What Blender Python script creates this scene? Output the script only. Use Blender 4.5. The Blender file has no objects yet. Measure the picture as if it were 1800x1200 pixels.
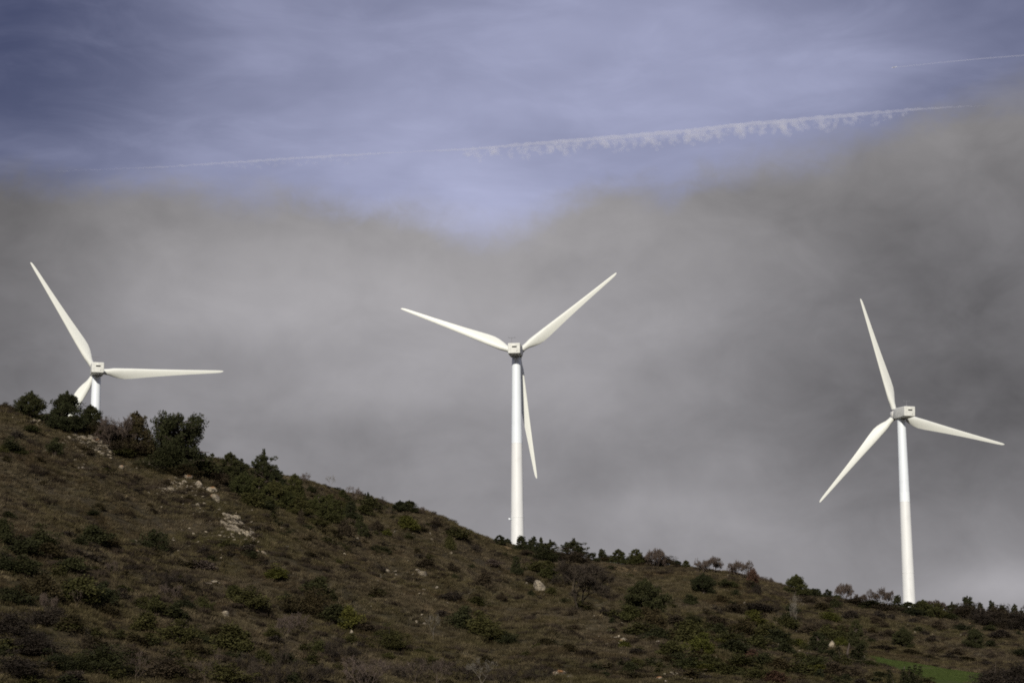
import bpy, bmesh, math, random
import numpy as np
from math import sin, cos, pi, radians, atan2, sqrt, tan
from mathutils import Vector, Matrix

rng = np.random.default_rng(11)
random.seed(5)
scene = bpy.context.scene
COL = scene.collection
EYE = np.array([0.0, 0.0, 1.7])
F = 4000.0                                   # focal length in units of the 1800 px wide photograph
PITCH, ROLL = radians(12.3), radians(-0.35)

# ------------------------------------------------------------------ camera
_R = np.array([1, 0, 0.]); _U = np.array([0, -sin(PITCH), cos(PITCH)]); CB = -np.array([0, cos(PITCH), sin(PITCH)])
CR = _R * cos(ROLL) + _U * sin(ROLL); CU = -_R * sin(ROLL) + _U * cos(ROLL)
cam = bpy.data.cameras.new('camera'); cam.sensor_width = 36; cam.lens = 36 * F / 1800
cam.clip_start = 1; cam.clip_end = 90000
cob = bpy.data.objects.new('camera', cam); COL.objects.link(cob)
cob.matrix_world = Matrix(((CR[0], CU[0], CB[0], EYE[0]), (CR[1], CU[1], CB[1], EYE[1]), (CR[2], CU[2], CB[2], EYE[2]), (0, 0, 0, 1)))
scene.camera = cob

def ray(px, py):
    d = CR * ((px - 900) / F) + CU * ((600 - py) / F) - CB
    return d
def plane_te(px, py):                         # (x/y, z/y) of the sight line
    d = ray(px, py); return d[0] / d[1], d[2] / d[1]
def az_el(px, py):
    d = ray(px, py); return atan2(d[0], d[1]), math.asin(d[2] / np.linalg.norm(d))

# ------------------------------------------------------------------ noise
_perm = np.random.default_rng(3).permutation(512)
def vnoise(x, y):
    xi = np.floor(x).astype(int); yi = np.floor(y).astype(int)
    fx = x - xi; fy = y - yi
    fx = fx * fx * fx * (fx * (fx * 6 - 15) + 10); fy = fy * fy * fy * (fy * (fy * 6 - 15) + 10)
    def h(a, b): return _perm[(_perm[a & 511] + b) & 511] / 255.5 - 1
    return (h(xi, yi) * (1 - fx) + h(xi + 1, yi) * fx) * (1 - fy) + (h(xi, yi + 1) * (1 - fx) + h(xi + 1, yi + 1) * fx) * fy
def rnoise(x, y, s):
    a = 0.6 + s
    return vnoise((x * cos(a) - y * sin(a)) / s + 31 * s, (x * sin(a) + y * cos(a)) / s + 17)
def sstep(a, b, x):
    u = np.clip((x - a) / (b - a), 0, 1); return u * u * (3 - 2 * u)

# ------------------------------------------------------------------ terrain
SKY = [(-900, 640), (-300, 690), (0, 722), (60, 735), (100, 742), (160, 752), (200, 772), (260, 788), (320, 803), (370, 815), (430, 830), (480, 838),
       (530, 848), (560, 855), (600, 866), (650, 880), (700, 896), (760, 913), (800, 927), (830, 940), (870, 951), (905, 958), (950, 964),
       (1000, 974), (1050, 985), (1100, 991), (1150, 995), (1200, 999), (1250, 1004), (1300, 1013), (1350, 1025), (1400, 1042), (1450, 1051),
       (1500, 1060), (1550, 1068), (1600, 1077), (1650, 1085), (1700, 1089), (1750, 1092), (1800, 1096), (2000, 1115), (2700, 1180)]
_te = np.array([plane_te(*p) for p in SKY]); T_S, E_S = _te[:, 0], _te[:, 1]
_ft = np.array([plane_te(p, 1230) for p in range(-900, 2800, 100)]); T_F, E_F = _ft[:, 0], _ft[:, 1]
_tt = [plane_te(p, 1000)[0] for p in (-900, 0, 400, 900, 1400, 1800, 2700)]
D1 = lambda t: np.interp(t, _tt, [240, 285, 325, 372, 385, 392, 400])
D0 = lambda t: np.interp(t, _tt, [140, 150, 165, 190, 205, 215, 225])
TURB = {                                       # hub position, yaw, phase of the first blade
    'left': ((-76.934, 412.03, 86.294), -0.233, 2.140),
    'middle': ((1.028, 411.70, 89.303), 0.102, 2.754),
    'right': ((74.337, 434.55, 81.447), -0.250, 1.884)}
HUBH = 45.0
_tz = [((-76.9 - 0.6) / 411, 86.294 - HUBH, 412), (0.002, 89.303 - HUBH, 412), (0.171, 81.447 - HUBH, 434)]

SPURS = []                                     # (polyline xy, height, width left, width right)
def seg_dist(x, y, P):
    best = np.full(np.shape(x), 1e9); side = np.zeros(np.shape(x)); par = np.zeros(np.shape(x))
    n = len(P) - 1
    for i in range(n):
        ax, ay = P[i]; bx, by = P[i + 1]; dx, dy = bx - ax, by - ay; L2 = dx * dx + dy * dy
        u = np.clip(((x - ax) * dx + (y - ay) * dy) / L2, 0, 1)
        ex, ey = x - ax - u * dx, y - ay - u * dy; d = np.hypot(ex, ey)
        m = d < best
        best = np.where(m, d, best); side = np.where(m, np.sign(dx * ey - dy * ex), side); par = np.where(m, (i + u) / n, par)
    return best, side, par
FIELD = None
def in_poly(x, y, P):
    c = np.zeros(np.shape(x), bool); j = len(P) - 1
    for i in range(len(P)):
        xi, yi = P[i]; xj, yj = P[j]
        c ^= ((yi > y) != (yj > y)) & (x < (xj - xi) * (y - yi) / ((yj - yi) or 1e-9) + xi); j = i
    return c

def H(x, y):
    x = np.asarray(x, float); y = np.asarray(y, float)
    ys = np.maximum(y, 20.0); t = np.clip(x / ys, -0.55, 0.55)
    e1 = np.interp(t, T_S, E_S); e0 = np.interp(t, T_F, E_F); d0 = D0(t); d1 = D1(t)
    u = np.clip((ys - d0) / (d1 - d0), 0, 1)
    e = e0 + (e1 - e0) * (0.45 * u + 0.55 * (1 - (1 - u) ** 1.7))
    z = 1.7 + e * ys
    zf = 1.7 + e0 * d0
    z = np.where(ys < d0, zf * np.clip((ys - 25) / (d0 - 25), 0, 1) ** 1.6, z)
    tx = [a[0] for a in _tz]
    zt = np.interp(t, tx, [a[1] for a in _tz]); yt = np.interp(t, tx, [a[2] for a in _tz])
    v = sstep(0, 1, np.clip((ys - d1) / (yt - d1), 0, 1))
    zb = (1.7 + e1 * ys) * (1 - v) + zt * v
    zb = zb * (1 - 0.85 * sstep(0, 1600, ys - yt))
    z = np.where(ys > d1, zb, z)
    z = z * (1 - sstep(400, 2600, np.abs(x)) * 0.8)
    amp = sstep(60, 150, ys)
    n = 0.75 * rnoise(x, y, 34.) + 0.55 * rnoise(x, y, 13.) + 0.40 * rnoise(x, y, 5.3) + 0.22 * rnoise(x, y, 2.2) + 0.08 * rnoise(x, y, 1.1)
    if FIELD is not None:
        fx, fy = FIELD.mean(0)
        amp = amp * (1 - 0.93 * (1 - sstep(16, 30, np.hypot((x - fx) * 0.8, (y - fy) * 0.8))))
    z = z + n * amp
    for P, h, wl, wr in SPURS:
        d, s, p = seg_dist(x, y, P)
        w = np.where(s > 0, wl, wr)
        z = z + h * np.exp(-(d / w) ** 2) * np.clip(np.sin(np.clip(p, 0.02, .98) * pi), 0, 1) ** 0.6
    return z

_ym = np.arange(70, 432, 0.4)
def at(px, py):
    """the point of the ground seen there, or the crest just below it"""
    t, e = plane_te(px, py)
    g = 1.7 + e * _ym - H(t * _ym, _ym)
    i = np.argmax(g <= 0) if (g <= 0).any() else int(np.argmin(np.where(_ym > 150, g, 9e9)))
    y = _ym[i]
    if i > 0 and g[i] <= 0 < g[i - 1]:
        y = _ym[i - 1] + 0.4 * g[i - 1] / (g[i - 1] - g[i])
    return np.array([t * y, y, float(H(t * y, y))])
def pxm(p):                                    # photo pixels per metre there
    return F / (-(p - EYE) @ CB)
def to_px(p):
    d = p - EYE; z = -(d @ CB); return 900 + F * (d @ CR) / z, 600 - F * (d @ CU) / z

_s1 = [at(*p)[:2] for p in ((215, 800), (290, 838), (350, 872), (420, 945), (470, 1000), (510, 1060))]
_s2 = [at(*p)[:2] for p in ((640, 1075), (780, 1100), (880, 1132), (960, 1160), (1010, 1195))]
_s3 = [at(*p)[:2] for p in ((900, 1075), (1020, 1095), (1130, 1120), (1190, 1155), (1230, 1195))]
_f = np.array([at(*p)[:2] for p in ((1518, 1139), (1562, 1147), (1622, 1157), (1692, 1166), (1735, 1176), (1728, 1215), (1650, 1215), (1598, 1190), (1548, 1168))])
SPURS = [(_s1, 2.2, 13, 6), (_s2, 1.3, 9, 5), (_s3, 2.0, 10, 6)]
FIELD = _f

# ------------------------------------------------------------------ nodes / materials
class NT:
    def __init__(s, tree): s.t = tree; s.n = tree.nodes; s.l = tree.links
    def new(s, typ, **kw):
        o = s.n.new(typ)
        for k, v in kw.items(): setattr(o, k, v)
        return o
    def put(s, sock, v):
        if hasattr(v, 'is_linked') or isinstance(v, bpy.types.NodeSocket): s.l.new(v, sock)
        else:
            try: sock.default_value = v
            except Exception: sock.default_value = (*v, 1)
    def m(s, op, a, b=0.0, c=None, clamp=False):
        o = s.new('ShaderNodeMath', operation=op); o.use_clamp = clamp
        s.put(o.inputs[0], a); s.put(o.inputs[1], b)
        if c is not None: s.put(o.inputs[2], c)
        return o.outputs[0]
    def vm(s, op, a, b):
        o = s.new('ShaderNodeVectorMath', operation=op); s.put(o.inputs[0], a); s.put(o.inputs[1], b); return o.outputs[0]
    def mix(s, f, a, b, mode='MIX'):
        o = s.new('ShaderNodeMix', data_type='RGBA', blend_type=mode); o.clamp_factor = True
        s.put(o.inputs[0], f)
        for k, v in ((6, a), (7, b)):
            if isinstance(v, tuple) and len(v) == 3: v = (*v, 1)
            s.put(o.inputs[k], v)
        return o.outputs[2]
    def noise(s, vec, scale, detail=3, rough=0.5, dist=0.0, out=0):
        o = s.new('ShaderNodeTexNoise'); s.put(o.inputs['Vector'], vec)
        o.inputs['Scale'].default_value = scale; o.inputs['Detail'].default_value = detail
        o.inputs['Roughness'].default_value = rough; o.inputs['Distortion'].default_value = dist
        return o.outputs[out]
    def ramp(s, v, a, b):                      # smooth 0..1 between a and b
        o = s.new('ShaderNodeMapRange', interpolation_type='SMOOTHSTEP'); s.put(o.inputs[0], v)
        s.put(o.inputs[1], a); s.put(o.inputs[2], b); return o.outputs[0]

def material(name):
    m = bpy.data.materials.new(name); m.use_nodes = True; nt = NT(m.node_tree)
    b = m.node_tree.nodes['Principled BSDF']; b.inputs['Roughness'].default_value = 0.9
    b.inputs['Specular IOR Level'].default_value = 0.15
    return m, nt, b

def paint(name, col, rough=0.45, dirt=0.06, streak=True):
    m, nt, b = material(name)
    tc = nt.new('ShaderNodeTexCoord').outputs['Object']
    v = nt.vm('MULTIPLY', tc, (1.0, 1.0, 0.12 if streak else 1.0))
    n = nt.noise(v, 2.2, 4, 0.6)
    n2 = nt.noise(tc, 0.5, 2, 0.5)
    f = nt.m('MULTIPLY', nt.m('ADD', nt.ramp(n, 0.45, 0.8), nt.ramp(n2, 0.5, 0.8)), dirt * 4)
    c = nt.mix(f, col, tuple(x * 0.62 for x in col))
    nt.put(b.inputs['Base Color'], c); b.inputs['Roughness'].default_value = rough
    b.inputs['Specular IOR Level'].default_value = 0.35
    return m
M = {}
M['tower_white'] = paint('tower_white_paint', (0.82, 0.86, 0.87), 0.4, 0.03)
M['tower_cream'] = paint('tower_cream_paint', (0.80, 0.80, 0.765), 0.45, 0.05)
M['tower_patch'] = paint('tower_repainted_band', (0.87, 0.91, 0.91), 0.4, 0.02)
M['blade'] = paint('blade_ivory_gelcoat', (0.78, 0.785, 0.71), 0.42, 0.03, False)
M['nacelle'] = paint('nacelle_fibreglass', (0.76, 0.76, 0.69), 0.5, 0.20, False)
M['hub'] = paint('hub_grey_white', (0.66, 0.65, 0.60), 0.5, 0.1, False)
M['dark'] = paint('dark_gap', (0.02, 0.02, 0.022), 0.7, 0.0)
M['steel'] = paint('galvanised_steel', (0.22, 0.22, 0.23), 0.5, 0.1)
M['aircraft'] = paint('aircraft_white', (0.6, 0.6, 0.6), 0.3, 0.0)

def foliage(name, col, col2, lo=0.55, hi=1.45, trans=0.0):
    m, nt, b = material(name)
    tone = nt.new('ShaderNodeAttribute', attribute_name='tone').outputs['Fac']
    rnd = nt.new('ShaderNodeObjectInfo').outputs['Random']
    c = nt.mix(rnd, col, col2)
    k = nt.m('MULTIPLY_ADD', tone, hi - lo, lo)
    comb = nt.new('ShaderNodeCombineColor'); [nt.put(comb.inputs[i], k) for i in range(3)]
    c = nt.mix(1.0, c, comb.outputs[0], 'MULTIPLY')
    nt.put(b.inputs['Base Color'], c); b.inputs['Roughness'].default_value = 0.85
    b.inputs['Specular IOR Level'].default_value = 0.08
    return m
FOL = {
    'd': foliage('foliage_dark_green', (0.026, 0.028, 0.012), (0.036, 0.036, 0.014)),
    'g': foliage('foliage_green', (0.038, 0.040, 0.014), (0.050, 0.049, 0.016)),
    'o': foliage('foliage_olive', (0.042, 0.041, 0.014), (0.055, 0.051, 0.017)),
    'y': foliage('foliage_yellow_green', (0.060, 0.062, 0.013), (0.074, 0.070, 0.016)),
    'r': foliage('foliage_rusty_olive', (0.043, 0.035, 0.016), (0.052, 0.039, 0.018)),
    'b': foliage('foliage_dull_brown', (0.040, 0.031, 0.019), (0.054, 0.040, 0.024)),
    'R': foliage('foliage_red_brown', (0.060, 0.034, 0.021), (0.072, 0.040, 0.026)),
    'k': foliage('twigs_grey_brown', (0.076, 0.057, 0.044), (0.100, 0.076, 0.060)),
    'p': foliage('twigs_pale_grey', (0.125, 0.11, 0.086), (0.155, 0.137, 0.108)),
    't': foliage('twigs_dark_brown', (0.034, 0.027, 0.020), (0.046, 0.036, 0.026)),
}
COLNAME = {'d': 'dark green', 'g': 'mid green', 'o': 'olive green', 'y': 'yellow-green', 'r': 'rusty olive', 'b': 'dull brown', 'R': 'red-brown',
           'k': 'grey-brown', 'p': 'pale grey', 't': 'dark brown'}
def bark_mat():
    m, nt, b = material('bark')
    tc = nt.new('ShaderNodeTexCoord').outputs['Object']
    n = nt.noise(nt.vm('MULTIPLY', tc, (1, 1, 0.25)), 14, 4, 0.6)
    nt.put(b.inputs['Base Color'], nt.mix(n, (0.03, 0.022, 0.016), (0.12, 0.095, 0.075))); return m
M['bark'] = bark_mat()

def patch_colour(nt, pos):
    """world-fixed patches of heath, dead grass and moss on the hillside"""
    a = nt.noise(pos, 0.045, 4, 0.6, 0.6); b_ = nt.noise(nt.vm('ADD', pos, (40, 9, 3)), 0.11, 4, 0.6, 0.4); c_ = nt.noise(nt.vm('ADD', pos, (7, 90, 1)), 0.5, 4, 0.6)
    d_ = nt.noise(nt.vm('ADD', pos, (-70, 20, 1)), 0.028, 3, 0.55)
    c = nt.mix(nt.ramp(a, 0.40, 0.62), (0.084, 0.070, 0.052), (0.073, 0.063, 0.037))
    c = nt.mix(nt.m('MULTIPLY', nt.ramp(b_, 0.50, 0.66), 0.8), c, (0.053, 0.040, 0.027))
    c = nt.mix(nt.m('MULTIPLY', nt.ramp(d_, 0.50, 0.66), 0.65), c, (0.058, 0.055, 0.027))
    c = nt.mix(nt.m('MULTIPLY', nt.ramp(c_, 0.54, 0.72), 0.7), c, (0.165, 0.135, 0.092))
    return nt.mix(1.0, c, (0.79, 0.78, 0.68), 'MULTIPLY')

def ground_mat():
    m, nt, b = material('hillside_soil')
    pos = nt.new('ShaderNodeNewGeometry').outputs['Position']
    c = patch_colour(nt, pos)
    fine = nt.noise(pos, 2.4, 6, 0.7); fine2 = nt.noise(nt.vm('ADD', pos, (3, 3, 3)), 9.0, 3, 0.7)
    c = nt.mix(nt.ramp(fine, 0.35, 0.75), c, (0.030, 0.024, 0.017))
    c = nt.mix(nt.m('MULTIPLY', nt.ramp(fine2, 0.58, 0.8), 0.7), c, (0.15, 0.125, 0.09))
    tan_ = nt.new('ShaderNodeAttribute', attribute_name='tan').outputs['Fac']
    stony = nt.new('ShaderNodeAttribute', attribute_name='stony').outputs['Fac']
    c = nt.mix(nt.m('MULTIPLY', tan_, nt.ramp(fine, 0.2, 0.6)), c, (0.24, 0.165, 0.085))
    c = nt.mix(nt.m('MULTIPLY', stony, nt.ramp(fine2, 0.52, 0.66)), c, (0.34, 0.30, 0.24))
    nt.put(b.inputs['Base Color'], c)
    bp = nt.new('ShaderNodeBump'); bp.inputs['Strength'].default_value = 0.8; bp.inputs['Distance'].default_value = 0.25
    nt.put(bp.inputs['Height'], nt.m('ADD', fine, nt.m('MULTIPLY', fine2, 0.4))); nt.put(b.inputs['Normal'], bp.outputs[0])
    b.inputs['Specular IOR Level'].default_value = 0.0
    return m
M['ground'] = ground_mat()
def cover_mat(name, tint, usepatch=True):
    m, nt, b = material(name)
    pos = nt.new('ShaderNodeNewGeometry').outputs['Position']
    c = patch_colour(nt, pos) if usepatch else (0.5, 0.5, 0.5)
    rnd = nt.new('ShaderNodeObjectInfo').outputs['Random']
    tone = nt.new('ShaderNodeAttribute', attribute_name='tone').outputs['Fac']
    k = nt.m('MULTIPLY', nt.m('MULTIPLY_ADD', tone, 0.8, 0.6), nt.m('MULTIPLY_ADD', rnd, 0.9, 0.55))
    comb = nt.new('ShaderNodeCombineColor'); [nt.put(comb.inputs[i], nt.m('MULTIPLY', k, tint[i])) for i in range(3)]
    if usepatch:
        c = nt.mix(1.0, c, comb.outputs[0], 'MULTIPLY')
    else: c = comb.outputs[0]
    nt.put(b.inputs['Base Color'], c); b.inputs['Specular IOR Level'].default_value = 0.0
    return m
M['heath'] = cover_mat('heath_stems', (1.15, 1.1, 1.05))
M['drygrass'] = cover_mat('dry_grass_blades', (0.115, 0.094, 0.058), False)
M['fieldgrass'] = cover_mat('field_grass_blades', (0.052, 0.070, 0.020), False)
M['darkheath'] = cover_mat('dark_heath_stems', (0.034, 0.026, 0.019), False)

def rock_mat(name, orange):
    m, nt, b = material(name)
    tc = nt.new('ShaderNodeTexCoord').outputs['Object']; pos = nt.new('ShaderNodeNewGeometry').outputs['Position']
    n = nt.noise(pos, 1.7, 5, 0.65); n2 = nt.noise(nt.vm('ADD', pos, (5, 5, 5)), 5.0, 4, 0.7)
    c = nt.mix(nt.ramp(n, 0.35, 0.65), (0.34, 0.285, 0.20), (0.20, 0.17, 0.128))
    c = nt.mix(nt.m('MULTIPLY', nt.ramp(n2, 0.50, 0.62), 0.85), c, (0.045, 0.038, 0.03))
    if orange:
        n3 = nt.noise(nt.vm('ADD', pos, (9, 1, 5)), 1.1, 4, 0.65)
        z = nt.new('ShaderNodeSeparateXYZ'); nt.put(z.inputs[0], tc)
        f = nt.m('MULTIPLY', nt.ramp(nt.m('ADD', n3, nt.m('MULTIPLY', z.outputs[2], 0.35)), 0.55, 0.70), orange)
        c = nt.mix(f, c, (0.25, 0.115, 0.04))
    nt.put(b.inputs['Base Color'], c)
    bp = nt.new('ShaderNodeBump'); bp.inputs['Strength'].default_value = 0.6; bp.inputs['Distance'].default_value = 0.15
    nt.put(bp.inputs['Height'], n2); nt.put(b.inputs['Normal'], bp.outputs[0])
    b.inputs['Specular IOR Level'].default_value = 0.1
    return m
M['rock'] = rock_mat('limestone', 0.0); M['rock_orange'] = rock_mat('limestone_orange_lichen', 0.9)
def field_mat():
    m, nt, b = material('field_turf')
    pos = nt.new('ShaderNodeNewGeometry').outputs['Position']
    n = nt.noise(pos, 0.35, 4, 0.6); n2 = nt.noise(nt.vm('MULTIPLY', pos, (0.35, 1.2, 1)), 0.5, 4, 0.7, 1.0)
    c = nt.mix(nt.ramp(n, 0.35, 0.7), (0.048, 0.066, 0.020), (0.066, 0.078, 0.028))
    c = nt.mix(nt.m('MULTIPLY', nt.ramp(n2, 0.54, 0.68), 0.75), c, (0.12, 0.10, 0.045))
    nt.put(b.inputs['Base Color'], c); b.inputs['Specular IOR Level'].default_value = 0.0
    return m
M['field'] = field_mat()
def vapour(name, dens):
    m = bpy.data.materials.new(name); m.use_nodes = True; nt = m.node_tree; nt.nodes.clear()
    v = nt.nodes.new('ShaderNodeVolumePrincipled'); v.inputs['Color'].default_value = (0.97, 0.97, 1, 1); v.inputs['Density'].default_value = dens
    v.inputs['Anisotropy'].default_value = 0.0
    o = nt.nodes.new('ShaderNodeOutputMaterial'); nt.links.new(v.outputs[0], o.inputs['Volume']); return m
M['vapour'] = vapour('ice_vapour', 0.0052); M['vapour_thin'] = vapour('ice_vapour_thin', 0.022)

# ------------------------------------------------------------------ object helpers
def tag(o, label=None, cat=None, group=None, kind=None):
    for k, v in (('label', label), ('category', cat), ('group', group), ('kind', kind)):
        if v: o[k] = v
    return o
def link(name, me, mat=None, parent=None, loc=None):
    o = bpy.data.objects.new(name, me); COL.objects.link(o)
    if parent: o.parent = parent
    if loc is not None: o.location = loc
    if mat and me:
        for mm in (mat if isinstance(mat, (list, tuple)) else [mat]): me.materials.append(mm)
    return o
def empty(name, loc, rz=0):
    o = bpy.data.objects.new(name, None); COL.objects.link(o); o.location = loc; o.rotation_euler = (0, 0, rz); o.empty_display_size = 0.5
    return o
def mesh_quads(name, V, Q, tone=None, smooth=False, mats=None):
    """V (n,3), Q (m,4) -> mesh; fast"""
    me = bpy.data.meshes.new(name); V = np.asarray(V, np.float32); Q = np.asarray(Q, np.int32); k = Q.shape[1]
    me.vertices.add(len(V)); me.vertices.foreach_set('co', V.ravel())
    me.loops.add(Q.size); me.loops.foreach_set('vertex_index', Q.ravel())
    me.polygons.add(len(Q)); me.polygons.foreach_set('loop_start', np.arange(0, Q.size, k, dtype=np.int32))
    if tone is not None:
        a = me.attributes.new('tone', 'FLOAT', 'FACE'); a.data.foreach_set('value', np.asarray(tone, np.float32))
    if mats is not None: me.polygons.foreach_set('material_index', np.asarray(mats, np.int32))
    me.update(calc_edges=True)
    me.polygons.foreach_set('use_smooth', np.full(len(Q), smooth)); me.update()
    return me
def bm_mesh(name, bm, smooth=None):
    bmesh.ops.recalc_face_normals(bm, faces=bm.faces)
    me = bpy.data.meshes.new(name); bm.to_mesh(me); bm.free()
    if smooth is not None:
        for p in me.polygons: p.use_smooth = True
        if smooth < 3.1: me.set_sharp_from_angle(angle=smooth)
    return me
def loft(bm, rings, cap=True):
    vs = [[bm.verts.new(p) for p in r] for r in rings]; n = len(vs[0])
    for a, b in zip(vs, vs[1:]):
        for i in range(n): bm.faces.new((a[i], a[(i + 1) % n], b[(i + 1) % n], b[i]))
    if cap:
        bm.faces.new(vs[0][::-1]); bm.faces.new(vs[-1])
def circle(r, z, n=40, cx=0, cy=0): return [(cx + r * cos(2 * pi * i / n), cy + r * sin(2 * pi * i / n), z) for i in range(n)]
def box(bm, lo, hi, bev=0.0):
    b = bmesh.new(); bmesh.ops.create_cube(b, size=1)
    for v in b.verts: v.co = Vector([lo[i] + (v.co[i] + 0.5) * (hi[i] - lo[i]) for i in range(3)])
    if bev: bmesh.ops.bevel(b, geom=b.edges[:], offset=bev, segments=2, affect='EDGES', profile=0.6)
    me = bpy.data.meshes.new('tmp'); b.to_mesh(me); b.free(); bm.from_mesh(me); bpy.data.meshes.remove(me)
def rod(bm, a, b, r, n=8):
    a, b = Vector(a), Vector(b); d = (b - a).normalized(); u = d.orthogonal().normalized(); w = d.cross(u)
    loft(bm, [[tuple(p + r * (u * cos(2 * pi * i / n) + w * sin(2 * pi * i / n))) for i in range(n)] for p in (a, b)])

# ------------------------------------------------------------------ ground
def build_ground():
    far = lambda a, b, n: np.geomspace(a, b, n)
    xs = np.concatenate([-far(5200, 135, 26), np.arange(-134.5, 134.6, 0.5), far(135, 5200, 26)])
    ys = np.concatenate([-far(3000, 20, 12), np.linspace(0, 118, 30), np.arange(120, 445, 0.5), far(446, 7000, 34)])
    X, Y = np.meshgrid(xs, ys); Z = H(X, Y)
    V = np.stack([X, Y, Z], -1).reshape(-1, 3); nx, ny = len(xs), len(ys)
    i = np.arange(nx * ny).reshape(ny, nx)
    Q = np.stack([i[:-1, :-1], i[:-1, 1:], i[1:, 1:], i[1:, :-1]], -1).reshape(-1, 4)
    me = mesh_quads('ground', V, Q, smooth=True)
    def cover(blobs):
        c = np.zeros(X.shape)
        for (px, py, rx, ry, a) in blobs:
            p = at(px, py); k = 1 / pxm(p); q = at(px, py + ry)
            rdx, rdy = rx * k, max(abs(q[1] - p[1]), 1.0)
            c = np.maximum(c, a * np.exp(-(((X - p[0]) / rdx) ** 2 + ((Y - p[1]) / rdy) ** 2)))
        return c
    tan_b = [(1100, 1000, 40, 4, .9), (1170, 1005, 60, 4, .9), (1230, 1008, 40, 3, .9), (1300, 1020, 30, 3, .8), (1355, 1032, 30, 5, .8), (385, 822, 25, 6, .8), (890, 962, 30, 4, .8),
             (760, 1010, 25, 10, .35), (700, 980, 40, 8, .3), (780, 1072, 30, 6, .6), (960, 1050, 30, 7, .5), (1590, 1178, 25, 6, .7), (1540, 1170, 14, 4, .8), (1640, 1200, 50, 8, .6), (1750, 1172, 40, 6, .8),
             (560, 850, 18, 4, .8), (620, 985, 26, 8, .4), (665, 1015, 26, 8, .45), (705, 1045, 24, 8, .5), (745, 1068, 26, 8, .55), (500, 940, 40, 6, .3), (560, 960, 40, 6, .3), (1010, 1060, 40, 6, .45), (960, 1088, 40, 6, .4), (1080, 1112, 40, 5, .4), (640, 1120, 30, 6, .35), (540, 1130, 40, 6, .3), (420, 1105, 30, 6, .35), (230, 1090, 30, 6, .4), (250, 880, 60, 10, .25), (600, 930, 50, 8, .35), (1640, 1110, 60, 5, .35), (1700, 1120, 60, 6, .4), (1780, 1130, 40, 6, .4), (1200, 1190, 40, 6, .3), (330, 1010, 60, 8, .3), (1262, 1063, 12, 3, .8),
             (1130, 1180, 30, 8, .4), (415, 1030, 40, 10, .4), (180, 1020, 30, 8, .3)]
    st_b = [(160, 772, 50, 12, .8), (190, 790, 40, 8, .8), (125, 757, 14, 5, .7), (312, 850, 24, 10, .8), (370, 866, 20, 10, .5), (410, 925, 30, 16, .8), (425, 962, 30, 8, .8), (350, 888, 20, 4, .6),
            (255, 812, 12, 5, .8), (65, 739, 14, 3, .8), (150, 820, 12, 4, .5), (338, 938, 8, 8, .6), (378, 1022, 14, 4, .6), (745, 1010, 16, 8, .5), (1095, 1128, 20, 10, .5), (1160, 1192, 24, 6, .5), (1205, 1184, 22, 4, .6),
            (735, 1036, 30, 5, .4), (870, 992, 16, 5, .7), (1240, 1182, 20, 8, .4), (1405, 1140, 30, 12, .35)]
    for n, b in (('tan', tan_b), ('stony', st_b)):
        a = me.attributes.new(n, 'FLOAT', 'POINT'); a.data.foreach_set('value', cover(b).ravel().astype(np.float32))
    g = link('ground', me, M['ground']); g['kind'] = 'structure'
    # the green field: a sheet just above the ground
    cx, cy = (X[:-1, :-1] + X[1:, 1:]) / 2, (Y[:-1, :-1] + Y[1:, 1:]) / 2
    ins = in_poly(cx + 1.0 * rnoise(cx, cy, 5.), cy + 2.2 * rnoise(cx, cy, 4.), FIELD).reshape(-1)
    q = Q[ins]; used, inv = np.unique(q, return_inverse=True)
    v = V[used].copy(); v[:, 2] += 0.03
    fo = link('field', mesh_quads('field', v, inv.reshape(-1, 4), smooth=True), M['field']); fo['kind'] = 'structure'
    return tan_b
build_ground()

# ------------------------------------------------------------------ foliage meshes (unit height, unit width)
def leaf_quads(C, Rr, per, size, g, out=None, aspect=0.42, flat=0.0):
    C = np.repeat(C, per, 0); R = np.repeat(Rr, per); n = len(C)
    d = g.normal(size=(n, 3)); d /= np.linalg.norm(d, axis=1, keepdims=True)
    P = C + d * (R * g.uniform(0.25, 1.0, n) ** 0.6)[:, None] * np.array([1, 1, 1 - flat])
    a = d + g.normal(size=(n, 3)) * 0.7 + np.array([0, 0, 0.5]); a /= np.linalg.norm(a, axis=1, keepdims=True)
    b = np.cross(a, g.normal(size=(n, 3))); b /= np.linalg.norm(b, axis=1, keepdims=True)
    s = (size * g.uniform(0.6, 1.4, n))[:, None]
    V = np.stack([P - a * s * 0.5, P + b * s * aspect * 0.5, P + a * s * 0.5, P - b * s * aspect * 0.5], 1).reshape(-1, 3)
    Q = np.arange(4 * n).reshape(-1, 4)
    tone = np.clip(np.repeat(g.uniform(0.1, 0.9, len(Rr)), per) * 0.6 + g.uniform(0, 0.4, n), 0, 1)
    return V, Q, tone
def prisms(S, k=3):
    """S rows: x0,y0,z0,r0,x1,y1,z1,r1 -> quads"""
    S = np.asarray(S, float); a, ra, b, rb = S[:, :3], S[:, 3], S[:, 4:7], S[:, 7]
    d = b - a; d /= np.linalg.norm(d, axis=1, keepdims=True) + 1e-9
    h = np.where(np.abs(d[:, 2:3]) > 0.9, np.array([[1., 0, 0]]), np.array([[0, 0, 1.]]))
    u = np.cross(d, h); u /= np.linalg.norm(u, axis=1, keepdims=True); w = np.cross(d, u)
    V = []
    for c, r in ((a, ra), (b, rb)):
        for i in range(k):
            t = 2 * pi * i / k; V.append(c + r[:, None] * (u * cos(t) + w * sin(t)))
    V = np.stack(V, 1).reshape(-1, 3); n = len(S); o = (np.arange(n) * 2 * k)[:, None]
    Q = np.concatenate([o + np.array([[i, (i + 1) % k, k + (i + 1) % k, k + i]]) for i in range(k)], 0)
    return V, Q
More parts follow.
